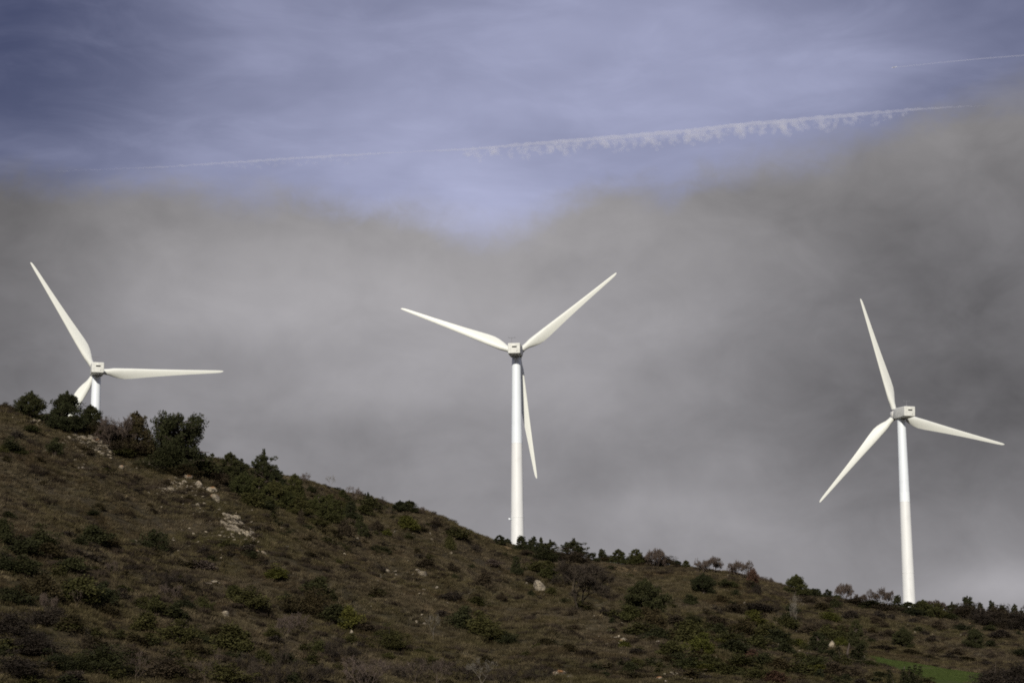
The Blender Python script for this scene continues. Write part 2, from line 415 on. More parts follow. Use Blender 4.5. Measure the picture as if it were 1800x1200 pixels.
def pine(kind, seed):
    """returns trunk mesh, crown mesh; height 1, width about 1"""
    g = np.random.default_rng(seed); C, R, S = [], [], []
    lean = g.normal(0, 0.03, 2)
    ax = lambda z: np.array([lean[0] * z + 0.02 * sin(7 * z + seed), lean[1] * z, z])
    for i in range(8):
        z0, z1 = i / 8 * 0.94, (i + 1) / 8 * 0.94
        S.append([*ax(z0), 0.035 * (1 - z0) + 0.006, *ax(z1), 0.035 * (1 - z1) + 0.006])
    S[0][2] = -0.05
    def limb(z, ang, L, rise, tip, sub=3):
        p0 = ax(z); dirv = np.array([cos(ang), sin(ang), rise]); p1 = p0 + dirv * L
        S.append([*p0, 0.012, *p1, 0.004])
        for s in range(sub):
            f = 0.45 + 0.55 * (s + 1) / sub
            C.append(p0 + dirv * L * f + g.normal(0, 0.03, 3)); R.append(tip * g.uniform(0.7, 1.2) * (0.8 + 0.3 * f))
    if kind == 'round':
        for i in range(84):
            z = 0.0 + 0.92 * g.uniform(); k = z
            prof = 0.46 * (1 - abs(k - 0.27) ** 1.7 * 1.62) * g.uniform(0.72, 1.12)
            limb(z * 0.9, g.uniform(0, 2 * pi), max(prof, 0.08), g.uniform(0.05, 0.4), 0.10, 4)
        [(C.append(ax(q) + g.normal(0, .02, 3) * (q < .9)), R.append(.11 * (1.15 - q) + .02)) for q in np.linspace(.7, .97, 7)]; per, size = 44, 0.050
    elif kind == 'umbrella':
        for i in range(110):
            z = g.choice([g.uniform(0.02, 0.5), g.uniform(0.5, 0.92)], p=[.42, .58]); k = z
            prof = (0.45 if k > 0.5 else 0.36) * (1 - max(k - 0.70, 0) ** 2 * 6) * g.uniform(0.7, 1.1)
            limb(z * 0.85, g.uniform(0, 2 * pi), max(prof, 0.1), g.uniform(0.1, 0.4), 0.085, 4)
        limb(0.36, 0.05, 0.58, -0.04, 0.035, 3); limb(0.22, 0.0, 0.62, -0.02, 0.03, 3); per, size = 44, 0.038
    elif kind == 'open':
        for i in range(50):
            z = g.uniform(0.04, 0.9); prof = 0.46 * (1 - (abs(z - 0.28) / 0.72) ** 1.6 * 0.85) * g.uniform(0.5, 1.1)
            limb(z * 0.8, g.uniform(0, 2 * pi), prof, g.uniform(0.25, 0.75), 0.075, 3)
        [(C.append(ax(q)), R.append(.10 * (1.2 - q) + .03)) for q in np.linspace(.6, .95, 8)]; per, size = 44, 0.050
    elif kind == 'cone':
        for i in range(90):
            z = g.uniform() ** 1.25 * 0.9; prof = 0.46 * (1 - z) ** 0.72 * g.uniform(0.75, 1.15) + 0.03
            limb(z, g.uniform(0, 2 * pi), prof, g.uniform(0.02, 0.3), 0.095 * (1.1 - 0.6 * z), 3)
        C.append(ax(0.93)); R.append(0.035); C.append(ax(0.97)); R.append(0.022); per, size = 44, 0.048
    elif kind == 'spiky':
        for j in range(7):
            bx, by, hh = g.uniform(-.38, .38), g.uniform(-.3, .3), g.uniform(0.55, 1.0)
            for z in np.linspace(0.04, 0.95, 9):
                C.append(np.array([bx * (0.7 + .3 * z), by, z * hh])); R.append((0.15 * (1 - z) ** 0.7 + 0.025) * g.uniform(.8, 1.2))
            S.append([bx * .6, by * .6, -0.03, 0.012, bx, by, hh * 0.9, 0.004])
        per, size = 60, 0.050
    C, R = np.array(C), np.array(R)
    C[:, 2] = np.maximum(C[:, 2], 0.05)
    V, Q, tone = leaf_quads(C, R, per, size, g, flat=0.25)
    V[:, 2] = np.maximum(V[:, 2], -0.04); tv, tq = prisms(S, 5)
    m = np.percentile(V[:, 2], 99.7); w = np.ptp(np.percentile(V[:, 0], (1.5, 98.5))) if kind != 'umbrella' else 0.97
    for A in (V, tv): A[:, 2] /= m; A[:, :2] /= w
    return mesh_quads('pine_trunk', tv, tq, np.full(len(tq), .5), True), mesh_quads('pine_crown', V, Q, tone)
def bush(seed, flat=0.5, n=60, per=70, spread=0.5, jag=0.25, leaf=0.07, asp=0.45):
    """dome of leaf clumps reaching the ground with a few stems"""
    g = np.random.default_rng(seed); C, R, S = [], [], []
    for i in range(n):
        a = g.uniform(0, 2 * pi); el = g.uniform(0, 1) ** 0.8 * pi / 2; k = g.uniform(0.35, 1.0) ** 0.7 * (1 + g.normal(0, jag * 0.4))
        C.append([cos(a) * cos(el) * spread * k * 0.85, sin(a) * cos(el) * spread * k * 0.85, 0.08 + sin(el) * 0.78 * k]); R.append(g.uniform(0.12, 0.21))
        if i % 3 == 0: S.append([0, 0, -0.06, 0.014, *C[-1], 0.004])
    V, Q, tone = leaf_quads(np.array(C), np.array(R), per, leaf, g, aspect=asp)
    V[:, 2] = np.maximum(V[:, 2], -0.05); tv, tq = prisms(S)
    V[:, 2] /= np.percentile(V[:, 2], 99.3); V[:, :2] /= np.ptp(np.percentile(V[:, 0], (2, 98)))
    A = np.concatenate([V, tv]); B = np.concatenate([Q, tq + len(V)])
    return mesh_quads('bush', A, B, np.concatenate([tone, np.full(len(tq), .3)]), mats=np.r_[np.zeros(len(Q)), np.ones(len(tq))])
def bare(seed, stems, spread, levels=6, upright=0.5, haze=500, thick=0.022, fork=0.0):
    """leafless: stems branching down to twigs; returns trunk mesh (thick) and branches mesh"""
    g = np.random.default_rng(seed); S, T = [], []
    def grow(p, d, L, r, lv):
        q = p + d * L
        (T if lv < 2 else S).append([*p, r, *q, r * 0.68])
        if lv >= levels: return
        for _ in range(2 if g.uniform() < 0.55 else 3):
            e = d + g.normal(0, 0.42, 3) + np.array([0, 0, 0.08 + upright * 0.12]); e /= np.linalg.norm(e)
            grow(q, e, L * g.uniform(0.62, 0.9), max(r * 0.66, 0.0042), lv + 1)
    for s in range(stems):
        a = 2 * pi * s / stems + g.uniform(-.4, .4); d = np.array([cos(a) * spread, sin(a) * spread, 1.0]); d /= np.linalg.norm(d)
        grow(np.array([cos(a) * 0.02 * stems, sin(a) * 0.02 * stems, -0.03]), d, g.uniform(0.2, 0.28) + fork, thick, 0)
    S = np.array(S); T = np.array(T)
    sv, sq = prisms(S); tv, tq = prisms(T, 5)
    tips = S[S[:, 7] < 0.0055]
    n = min(haze, len(tips)); c = tips[g.choice(len(tips), n, replace=False), 4:7]
    d = g.normal(size=(n * 3, 3)) + np.array([0, 0, .4]); d /= np.linalg.norm(d, axis=1, keepdims=True); c3 = np.repeat(c, 3, 0)
    tw = np.concatenate([c3, np.full((n * 3, 1), .0036), c3 + d * g.uniform(.03, .09, (n * 3, 1)), np.full((n * 3, 1), .0018)], 1)
    v2, q2 = prisms(tw)
    V = np.concatenate([sv, v2]); Q = np.concatenate([sq, q2 + len(sv)])
    sc = V[:, 2].max(); w = np.percentile(np.abs(V[:, :2]), 98) * 2
    for A in (V, tv): A[:, 2] /= sc; A[:, :2] /= w
    return mesh_quads('trunk', tv, tq, g.uniform(0, 1, len(tq)), True), mesh_quads('branches', V, Q, g.uniform(0, 1, len(Q)))
def joined(name, a, b):
    bm = bmesh.new(); bm.from_mesh(a); bm.from_mesh(b); me = bpy.data.meshes.new(name); bm.to_mesh(me); bm.free(); return me

LIB = {
    'RP': [pine('round', s) for s in (1, 2, 3)], 'UP': [pine('umbrella', 4)], 'OP': [pine('open', s) for s in (5, 6)],
    'CP': [pine('cone', s) for s in (7, 8, 9)], 'SP': [pine('spiky', s) for s in (10, 11)],
    'BT': [bare(21, 8, .75, 6, .25, 4000, .014), bare(22, 6, .6, 7, .25, 4000, .016), bare(23, 10, .9, 6, .2, 4000, .013)],
    'BG': [bare(24, 2, .22, 7, .3, 3000, .022)],
    'BU': [bare(25, 1, .05, 6, .9, 200, .02, .25), bare(26, 2, .12, 6, .8, 160, .018, .3)],
    'BS': [bare(27, 7, .6, 5, .4, 600, .013), bare(28, 6, .8, 5, .2, 600, .013), bare(29, 8, .5, 5, .5, 600, .012)],
    'JB': [bush(31), bush(32, n=64), bush(33, n=54, jag=.5), bush(34, n=70, jag=.7), bush(35, n=50, jag=.8)],
    'DB': [bush(36, n=90, per=110, jag=.5, leaf=.055, asp=.3), bush(37, n=80, per=110, jag=.8, leaf=.055, asp=.3)],
}
for k in ('BS',): LIB[k] = [(t, b, joined('shrub', t, b)) for t, b in LIB[k]]
SINGLE = {'JB', 'DB', 'BS'}
NOUN = {'RP': ('pine_tree', 'round-headed pine', 'pine tree'), 'UP': ('pine_tree', 'umbrella-crowned pine', 'pine tree'), 'OP': ('pine_tree', 'open-crowned pine', 'pine tree'),
        'CP': ('pine_tree', 'conical young pine', 'pine tree'), 'SP': ('juniper', 'spiky juniper', 'juniper'), 'BT': ('bare_tree', 'leafless tree', 'bare tree'),
        'BG': ('bare_tree', 'tall leafless tree', 'bare tree'), 'BU': ('bare_tree', 'slender leafless tree', 'bare tree'), 'BS': ('bare_shrub', 'leafless twiggy shrub', 'bare shrub'), 'JB': ('bush', 'bush', 'bush'), 'DB': ('bush', 'dense dome bush', 'bush')}
# (x, y of the foot, width, height in photo pixels, kind, colour, label)
P = [
 (52, 737, 46, 46, 'RP', 'd', 'dark pine standing alone at the far left end of the hilltop skyline'),
 (117, 758, 58, 64, 'RP', 'd', 'big round dark pine overlapping the lowest blade of the left wind turbine'),
 (161, 753, 34, 38, 'RP', 'd', 'small dark pine covering the foot of the left wind turbine tower'),
 (205, 790, 74, 64, 'BT', 'k', 'wide bare brown tree between the left turbine tower and a rusty pine'),
 (190, 775, 60, 34, 'DB', 'b', None), (165, 768, 50, 26, 'DB', 'r', None), (225, 798, 60, 30, 'DB', 'b', None),
 (240, 800, 54, 72, 'CP', 'r', 'rusty olive conical pine beside the wide bare brown tree on the skyline'),
 (259, 785, 18, 26, 'OP', 'g', None), (265, 800, 40, 36, 'DB', 'd', None),
 (312, 830, 88, 98, 'UP', 'd', 'largest dark pine with a broad umbrella crown and one low branch sticking out right'),
 (290, 828, 60, 44, 'DB', 'd', None), (345, 836, 60, 40, 'JB', 'd', None), (320, 838, 50, 26, 'DB', 'r', None),
 (402, 853, 46, 54, 'CP', 'd', None), (425, 850, 36, 40, 'OP', 'd', None), (385, 850, 30, 24, 'DB', 'b', None),
 (465, 852, 40, 58, 'OP', 'd', 'dark open-crowned pine rising above the green thicket on the skyline left of centre'),
 (487, 868, 36, 40, 'CP', 'd', None),
 (215, 804, 40, 15, 'JB', 'o', None), (97, 800, 32, 32, 'JB', 'd', None), (18, 797, 36, 30, 'JB', 'd', None), (37, 800, 22, 13, 'JB', 'g', None), (55, 759, 24, 12, 'JB', 'g', None), (78, 737, 10, 9, 'JB', 'd', None),
 (3, 800, 20, 18, 'JB', 'o', None), (10, 727, 30, 8, 'BS', 'k', None),
 # the green thicket left of centre
 (430, 876, 44, 44, 'RP', 'g', None), (455, 888, 46, 46, 'CP', 'g', None), (480, 892, 46, 44, 'RP', 'o', None), (517, 880, 34, 44, 'CP', 'g', None), (500, 896, 36, 30, 'RP', 'g', None), (527, 905, 40, 30, 'CP', 'o', None),
 (560, 912, 44, 40, 'CP', 'g', None), (546, 866, 18, 15, 'JB', 'd', None), (587, 911, 32, 32, 'CP', 'g', None), (616, 912, 26, 30, 'CP', 'd', None), (562, 924, 30, 16, 'JB', 'o', None), (592, 922, 30, 16, 'JB', 'o', None),
 (440, 892, 40, 26, 'JB', 'o', None), (470, 900, 36, 20, 'JB', 'd', None), (540, 900, 30, 26, 'JB', 'g', None), (605, 900, 26, 22, 'JB', 'o', None), (640, 905, 30, 18, 'JB', 'o', None), (575, 893, 28, 24, 'JB', 'g', None),
 (608, 946, 28, 32, 'JB', 'b', 'dull reddish-brown bush paired with a dark narrow conifer below the green thicket'),
 (634, 943, 24, 36, 'CP', 'd', 'dark narrow conifer paired with a dull brown bush below the green thicket'),
 (662, 932, 22, 22, 'JB', 'b', None), (528, 924, 15, 25, 'CP', 'b', None),
 (530, 848, 32, 20, 'BS', 'k', None), (582, 863, 16, 30, 'BU', 'p', 'slender pale bare tree standing alone on the skyline above the green thicket'), (602, 876, 17, 15, 'CP', 'g', None), (620, 880, 28, 28, 'BS', 'k', None),
 (645, 882, 15, 19, 'SP', 'd', None), (651, 897, 44, 22, 'JB', 'o', None), (673, 894, 16, 24, 'BU', 't', None), (704, 899, 24, 18, 'RP', 'd', None), (720, 901, 28, 20, 'RP', 'd', None), (740, 902, 16, 14, 'BS', 'k', None),
 (716, 932, 34, 26, 'JB', 'y', None), (722, 928, 18, 16, 'JB', 'y', None), (680, 942, 18, 13, 'JB', 'y', None), (718, 948, 18, 12, 'JB', 'g', None), (800, 948, 46, 22, 'JB', 'o', None), (791, 967, 16, 26, 'JB', 'o', None),
 (765, 926, 30, 14, 'DB', 'b', None), (790, 938, 24, 12, 'JB', 'b', None), (742, 936, 24, 13, 'JB', 'r', None),
 (485, 1019, 38, 28, 'JB', 'y', 'bright yellow-green round bush alone on the slope below the lowest orange rocks'),
 (437, 1070, 62, 40, 'JB', 'o', None), (412, 1052, 30, 24, 'JB', 'g', None), (555, 1048, 44, 34, 'JB', 'd', None), (581, 1056, 24, 20, 'JB', 'd', None), (503, 1054, 14, 15, 'JB', 'd', None),
 (548, 1084, 54, 50, 'DB', 'r', 'large rusty olive dome bush in the middle of the foreground clump'),
 (515, 1078, 44, 32, 'JB', 'r', None), (588, 1094, 46, 32, 'JB', 'd', None), (614, 1104, 36, 40, 'JB', 'y', 'yellow-green pointed bush at the right end of the foreground clump'), (640, 1110, 44, 18, 'JB', 'b', None),
 (688, 1140, 48, 42, 'DB', 'o', 'solitary olive dome bush left of the pale twin-stemmed sapling'),
 (762, 1127, 30, 52, 'BU', 'p', 'pale twin-stemmed sapling with thin bare crown on the foreground slope'),
 (478, 1122, 28, 24, 'JB', 'o', None), (556, 1147, 24, 26, 'JB', 'g', None), (462, 1168, 32, 26, 'JB', 'o', None), (493, 1168, 36, 40, 'BS', 't', None),
 (812, 1106, 40, 40, 'JB', 'd', None), (845, 1116, 50, 42, 'JB', 'o', None), (872, 1128, 46, 34, 'JB', 'o', None), (893, 1132, 30, 22, 'JB', 'd', None),
 (850, 1032, 27, 26, 'JB', 'b', None), (908, 1010, 20, 30, 'CP', 'd', 'small dark conical juniper between the middle turbine tower and the white boulder'), (866, 995, 26, 13, 'JB', 'k', None),
 # skyline right of the middle tower
 (877, 957, 20, 16, 'CP', 'd', None), (892, 957, 12, 11, 'RP', 'd', None), (917, 968, 24, 25, 'CP', 'd', 'conical pine touching the foot of the middle wind turbine tower'), (938, 971, 24, 27, 'CP', 'd', None), (951, 967, 9, 22, 'CP', 'd', None),
 (966, 973, 24, 23, 'OP', 'd', None), (960, 988, 44, 24, 'DB', 'd', None), (986, 962, 18, 16, 'BS', 'p', None), (1010, 968, 40, 32, 'OP', 'd', 'widest dark pine on the skyline between the middle turbine and the grassy shoulder'), (1012, 990, 44, 26, 'DB', 'b', None),
 (1040, 974, 22, 15, 'CP', 'd', None), (1058, 976, 19, 22, 'CP', 'd', None), (1086, 982, 28, 26, 'CP', 'g', None), (1104, 978, 12, 15, 'CP', 'd', None), (1118, 986, 30, 26, 'CP', 'g', None), (1132, 974, 18, 16, 'BS', 'k', None),
 (1152, 998, 32, 38, 'BT', 'k', None), (1170, 988, 30, 18, 'DB', 'b', None), (1190, 993, 14, 9, 'RP', 'd', None), (1182, 990, 9, 9, 'CP', 'd', None), (1206, 997, 12, 12, 'RP', 'g', None),
 (985, 985, 30, 18, 'DB', 'b', None), (1065, 988, 34, 14, 'DB', 'r', None), (1130, 990, 40, 14, 'DB', 'o', None), (925, 978, 30, 13, 'JB', 'b', None),
 (1020, 1072, 98, 92, 'BG', 't', 'tallest bare dark tree on the open slope right of the white boulder'),
 (985, 1030, 40, 26, 'BS', 't', None), (1055, 1050, 40, 30, 'BS', 't', None), (1040, 1012, 40, 24, 'BS', 't', None), (1000, 1010, 40, 24, 'JB', 'b', None), (940, 1005, 36, 22, 'JB', 'o', None), (965, 1018, 30, 22, 'JB', 'g', None),
 (1138, 1078, 64, 56, 'RP', 'd', 'broad dark conifer right of the tall bare tree on the open slope'),
 (1236, 1042, 36, 32, 'RP', 'd', None), (1215, 1064, 22, 20, 'JB', 'd', None), (1275, 1032, 28, 15, 'JB', 'd', None), (1287, 1032, 18, 14, 'JB', 'g', None), (1294, 1048, 14, 13, 'JB', 'd', None), (1331, 1044, 14, 16, 'JB', 't', None),
 (1247, 1005, 46, 29, 'BT', 'k', 'left one of two wide bare trees standing on the grassy shoulder'), (1300, 1015, 44, 36, 'BT', 'k', 'right one of two wide bare trees on the grassy shoulder beside a red-brown bush'), (1323, 1025, 18, 26, 'JB', 'R', 'red-brown upright bush touching the right one of two wide bare trees'),
 (1345, 1024, 30, 13, 'BS', 'k', None), (1400, 1048, 37, 35, 'RP', 'g', 'neat round green pine alone on the skyline between the bare trees'), (1428, 1050, 22, 15, 'RP', 'd', None), (1439, 1050, 11, 15, 'CP', 'd', None), (1455, 1051, 17, 15, 'CP', 'd', None), (1471, 1052, 13, 8, 'RP', 'g', None),
 (1483, 1053, 28, 33, 'BT', 'k', None), (1470, 1070, 19, 19, 'JB', 'd', None), (1400, 1110, 30, 70, 'BU', 'p', 'thin pale leafless trunk leaning on the slope under the round green pine'),
 (1460, 1062, 30, 14, 'JB', 'b', None), (1418, 1062, 30, 16, 'JB', 'b', None), (1442, 1075, 34, 16, 'JB', 'r', None),
 # gully of olive scrub
 (1110, 1090, 36, 26, 'JB', 'g', None), (1150, 1104, 44, 34, 'JB', 'r', None), (1190, 1104, 40, 30, 'JB', 'b', None), (1122, 1118, 52, 26, 'JB', 'o', None), (1212, 1132, 50, 42, 'JB', 'o', None), (1180, 1152, 40, 28, 'JB', 'o', None), (1232, 1150, 44, 38, 'JB', 'y', None),
 (1213, 1176, 50, 28, 'JB', 'g', None), (1192, 1165, 34, 20, 'JB', 'd', None), (1160, 1125, 34, 22, 'JB', 'd', None), (1250, 1176, 40, 26, 'JB', 'o', None), (1185, 1128, 30, 24, 'JB', 'r', None), (1215, 1098, 30, 22, 'JB', 'd', None),
 (1275, 1135, 44, 26, 'JB', 'o', None), (1290, 1150, 56, 26, 'JB', 'd', None), (1262, 1118, 34, 22, 'JB', 'd', None), (1300, 1112, 40, 24, 'JB', 'r', None), (1325, 1098, 40, 22, 'JB', 'y', None), (1345, 1120, 44, 26, 'JB', 'o', None), (1330, 1142, 40, 26, 'JB', 'g', None),
 (1370, 1132, 40, 26, 'JB', 'd', None), (1320, 1163, 30, 22, 'JB', 'R', None), (1300, 1170, 44, 26, 'JB', 'o', None), (1345, 1172, 44, 24, 'JB', 'd', None), (1368, 1180, 40, 24, 'JB', 'r', None), (1275, 1188, 44, 24, 'JB', 'o', None), (1330, 1195, 50, 26, 'JB', 'o', None),
 (1400, 1185, 50, 28, 'JB', 'o', None), (1430, 1176, 44, 26, 'JB', 'g', None), (1405, 1138, 24, 16, 'JB', 'y', None), (1440, 1148, 36, 36, 'CP', 'd', None), (1380, 1150, 34, 20, 'JB', 'd', None), (1385, 1100, 40, 24, 'JB', 'd', None), (1335, 1075, 44, 20, 'JB', 't', None), (1290, 1078, 40, 18, 'JB', 'b', None),
 (1440, 1186, 34, 18, 'JB', 'y', None), (1470, 1190, 40, 26, 'JB', 'b', None), (1455, 1125, 44, 28, 'JB', 'o', None), (1480, 1118, 40, 26, 'JB', 'r', None), (1420, 1118, 36, 22, 'JB', 'b', None), (1360, 1200, 40, 22, 'JB', 'R', None), (1260, 1100, 36, 18, 'JB', 'b', None),
 # right
 (1513, 1055, 22, 18, 'BT', 'k', None), (1550, 1062, 46, 36, 'BT', 'k', 'wide bare tree immediately left of the right wind turbine tower'), (1578, 1073, 18, 26, 'CP', 'd', 'dark pointed pine at the left side of the right wind turbine tower'), (1597, 1072, 24, 14, 'RP', 'd', None), (1625, 1084, 40, 28, 'RP', 'g', None), (1645, 1086, 34, 26, 'JB', 'o', None),
 (1640, 1060, 44, 26, 'BT', 'k', 'wide bare tree immediately right of the right wind turbine tower'), (1643, 1063, 9, 17, 'CP', 'd', None), (1672, 1074, 24, 24, 'OP', 'd', None), (1702, 1072, 28, 36, 'CP', 'd', None), (1724, 1068, 15, 24, 'CP', 'd', None), (1743, 1070, 18, 30, 'CP', 'd', None), (1762, 1072, 16, 24, 'CP', 'd', None), (1784, 1078, 17, 28, 'CP', 'd', None), (1796, 1078, 14, 20, 'OP', 'd', None),
 (1700, 1088, 44, 28, 'DB', 'b', None), (1730, 1100, 50, 38, 'DB', 't', None), (1765, 1104, 54, 40, 'DB', 'b', None), (1795, 1108, 50, 40, 'DB', 't', None), (1680, 1082, 30, 18, 'DB', 'b', None), (1750, 1085, 40, 24, 'JB', 'r', None), (1560, 1074, 40, 15, 'JB', 'b', None), (1530, 1068, 40, 13, 'JB', 'd', None), (1500, 1062, 34, 12, 'JB', 'b', None),
 (1605, 1084, 40, 16, 'JB', 'd', None), (1665, 1088, 30, 16, 'JB', 'g', None), (1585, 1078, 20, 14, 'JB', 'd', None),
 (1496, 1087, 24, 15, 'JB', 't', None), (1541, 1098, 22, 16, 'JB', 'b', None), (1546, 1087, 28, 13, 'JB', 't', None), (1588, 1137, 32, 32, 'RP', 'd', 'dark round conifer on the brown slope just above the green field'), (1625, 1117, 17, 12, 'JB', 't', None), (1650, 1108, 26, 20, 'JB', 'b', None), (1713, 1140, 32, 34, 'RP', 'd', None), (1740, 1137, 22, 12, 'JB', 'd', None), (1638, 1128, 18, 12, 'JB', 't', None),
 (1640, 1148, 22, 12, 'JB', 'b', None), (1795, 1152, 30, 16, 'JB', 'd', None), (1690, 1108, 30, 13, 'JB', 'd', None), (1760, 1120, 30, 14, 'JB', 't', None), (1680, 1152, 26, 13, 'JB', 'b', None), (1665, 1158, 30, 10, 'JB', 't', None), (1550, 1142, 40, 12, 'JB', 'b', None), (1560, 1120, 26, 14, 'JB', 'b', None), (1600, 1150, 30, 10, 'JB', 'r', None), (1700, 1163, 30, 10, 'JB', 'r', None), (1730, 1168, 24, 10, 'JB', 'b', None),
 (1506, 1140, 30, 48, 'CP', 'd', 'tall dark conifer behind a low black-green juniper at the left end of the green field'), (1490, 1160, 56, 30, 'SP', 'd', 'low wide black-green juniper at the left end of the green field'), (1478, 1130, 34, 30, 'JB', 'o', None), (1480, 1136, 22, 18, 'JB', 'y', None),
 (1590, 1206, 48, 38, 'SP', 'd', 'spiky black-green juniper at the near edge of the green field'), (1745, 1212, 60, 44, 'DB', 't', None), (1790, 1205, 60, 40, 'DB', 't', None), (1530, 1172, 26, 12, 'JB', 'g', None), (1548, 1192, 30, 13, 'JB', 'd', None), (1500, 1190, 34, 16, 'JB', 'b', None),
 # lower left scrub, partly set darker to stand in for vignette
 (72, 968, 50, 46, 'JB', 'd', None), (40, 975, 50, 34, 'JB', 'd', None), (85, 978, 40, 24, 'JB', 'r', None), (165, 958, 50, 36, 'JB', 'd', None), (190, 962, 34, 26, 'JB', 'r', None), (138, 960, 34, 20, 'JB', 'd', None), (270, 970, 44, 40, 'JB', 'd', None), (5, 955, 32, 44, 'JB', 'd', None),
 (125, 1012, 50, 34, 'JB', 'd', None), (40, 1010, 56, 34, 'JB', 'd', None), (38, 1048, 46, 30, 'JB', 'r', None), (25, 1062, 50, 32, 'JB', 'd', None), (78, 1056, 52, 46, 'JB', 'r', None), (138, 1060, 60, 48, 'JB', 'o', None), (182, 1062, 46, 40, 'JB', 'd', None), (8, 1005, 34, 36, 'JB', 'd', None), (160, 1062, 40, 30, 'JB', 'd', None),
 (280, 1037, 60, 36, 'BS', 't', None), (355, 1004, 44, 20, 'JB', 'k', None), (325, 1036, 50, 34, 'BS', 't', None), (300, 1052, 44, 30, 'BS', 'k', None), (250, 1062, 22, 14, 'JB', 'o', None), (275, 1082, 46, 36, 'JB', 'o', None), (325, 1070, 30, 22, 'JB', 'd', None), (358, 1072, 22, 26, 'JB', 'g', None), (255, 1108, 42, 32, 'JB', 'o', None), (305, 1086, 40, 26, 'JB', 'd', None),
 (310, 1130, 60, 42, 'JB', 'o', None), (190, 1078, 36, 18, 'JB', 'r', None), (155, 1142, 26, 24, 'JB', 'b', None), (192, 1112, 20, 20, 'JB', 'b', None), (100, 1182, 60, 42, 'DB', 'd', None), (180, 1186, 80, 54, 'DB', 'd', None), (132, 1186, 50, 44, 'DB', 'd', None), (60, 1150, 70, 40, 'DB', 't', None), (410, 1144, 60, 46, 'JB', 'o', None),
 (340, 1156, 50, 34, 'JB', 'r', None), (292, 1192, 60, 46, 'JB', 'b', None), (400, 1200, 60, 34, 'JB', 'o', None), (30, 1190, 80, 44, 'DB', 't', None), (20, 1120, 70, 44, 'DB', 't', None), (125, 1110, 40, 30, 'JB', 'r', None), (80, 1098, 60, 34, 'DB', 't', None), (235, 1160, 40, 24, 'JB', 'b', None), (380, 1118, 40, 22, 'JB', 'r', None),
 (345, 1128, 40, 30, 'JB', 'o', None), (230, 1130, 34, 18, 'JB', 'r', None), (215, 1040, 26, 12, 'JB', 'o', None), (195, 1008, 24, 26, 'BS', 'k', None), (85, 1080, 30, 44, 'BS', 'k', None), (135, 1072, 24, 40, 'BU', 'k', None),
 # brushwood along the bottom
 (470, 1210, 80, 60, 'BS', 't', None), (540, 1205, 80, 50, 'BS', 't', None), (600, 1170, 70, 44, 'BS', 't', None), (640, 1210, 80, 64, 'BS', 'k', None), (660, 1212, 50, 60, 'BU', 'k', None), (730, 1212, 60, 56, 'BU', 'k', None), (720, 1200, 80, 46, 'BS', 't', None), (770, 1212, 50, 60, 'BU', 'k', None), (800, 1200, 80, 46, 'BS', 't', None), (848, 1214, 60, 60, 'BU', 'p', None), (880, 1205, 70, 40, 'BS', 't', None), (520, 1110, 40, 40, 'BS', 'k', None), (500, 1118, 34, 34, 'BS', 'k', None), (240, 1200, 40, 60, 'BU', 'k', None), (360, 1205, 40, 50, 'BU', 'k', None), (386, 1190, 20, 56, 'BU', 'k', None), (950, 1195, 60, 30, 'BS', 't', None), (580, 1150, 50, 36, 'BS', 't', None), (430, 1180, 40, 36, 'BS', 't', None), (1108, 1180, 26, 18, 'JB', 'd', None), (1092, 1172, 12, 14, 'JB', 'd', None),
 (1030, 1150, 30, 12, 'JB', 'b', None), (1120, 1148, 26, 10, 'JB', 't', None), (960, 1135, 30, 14, 'JB', 'r', None), (1005, 1108, 26, 10, 'JB', 'b', None),
]
# a few more low bushes over the open slope
def scatter_more():
    g = np.random.default_rng(77)
    regions = [((430, 930, 900, 1090), 26, (8, 17), 'bbrotd'), ((0, 800, 420, 930), 22, (6, 13), 'bbtrd'), ((900, 990, 1220, 1100), 16, (8, 15), 'boordt'), ((1230, 1010, 1480, 1090), 14, (7, 13), 'bbtdr'), ((900, 1100, 1180, 1190), 14, (7, 14), 'bbor'), ((1500, 1085, 1800, 1140), 18, (7, 12), 'btdr'), ((600, 1100, 900, 1180), 12, (9, 18), 'btro'), ((1060, 1070, 1480, 1195), 26, (12, 24), 'oogdry')]
    for (x0, y0, x1, y1), n, (h0, h1), cols in regions:
        for _ in range(n):
            x, y = g.uniform(x0, x1), g.uniform(y0, y1); h = g.uniform(h0, h1)
            if y < np.interp(x, [s[0] for s in SKY], [s[1] for s in SKY]) + 14: continue
            P.append((x, y, h * g.uniform(1.2, 1.9), h, 'JB', cols[g.integers(len(cols))], None))
scatter_more()

LAND = [((909, 955), 'the middle turbine tower'), ((1598, 1064), 'the right turbine tower'), ((170, 728), 'the left turbine tower'), ((949, 1028), 'the white boulder'),
        ((412, 925), 'the pale layered outcrop'), ((371, 858), 'the orange-capped boulder'), ((312, 800), 'the largest umbrella-crowned pine'), ((1020, 1050), 'the tallest bare dark tree'),
        ((1630, 1168), 'the green field'), ((1138, 1058), 'the broad dark conifer'), ((1400, 1032), 'the neat round skyline pine'), ((485, 1005), 'the bright yellow-green bush'),
        ((688, 1122), 'the solitary olive dome bush'), ((762, 1105), 'the pale twin-stemmed sapling'), ((548, 1062), 'the large rusty dome bush'), ((465, 830), 'the open-crowned skyline pine'),
        ((1505, 1150), 'the low wide black-green juniper'), ((1273, 998), 'the two wide bare shoulder trees'), ((582, 848), 'the slender pale skyline tree'), ((1400, 1090), 'the thin pale leafless trunk'),
        ((52, 712), 'the lone pine at the left skyline end'), ((155, 780), 'the pale stone slabs'), ((429, 968), 'the low orange-stained rocks')]
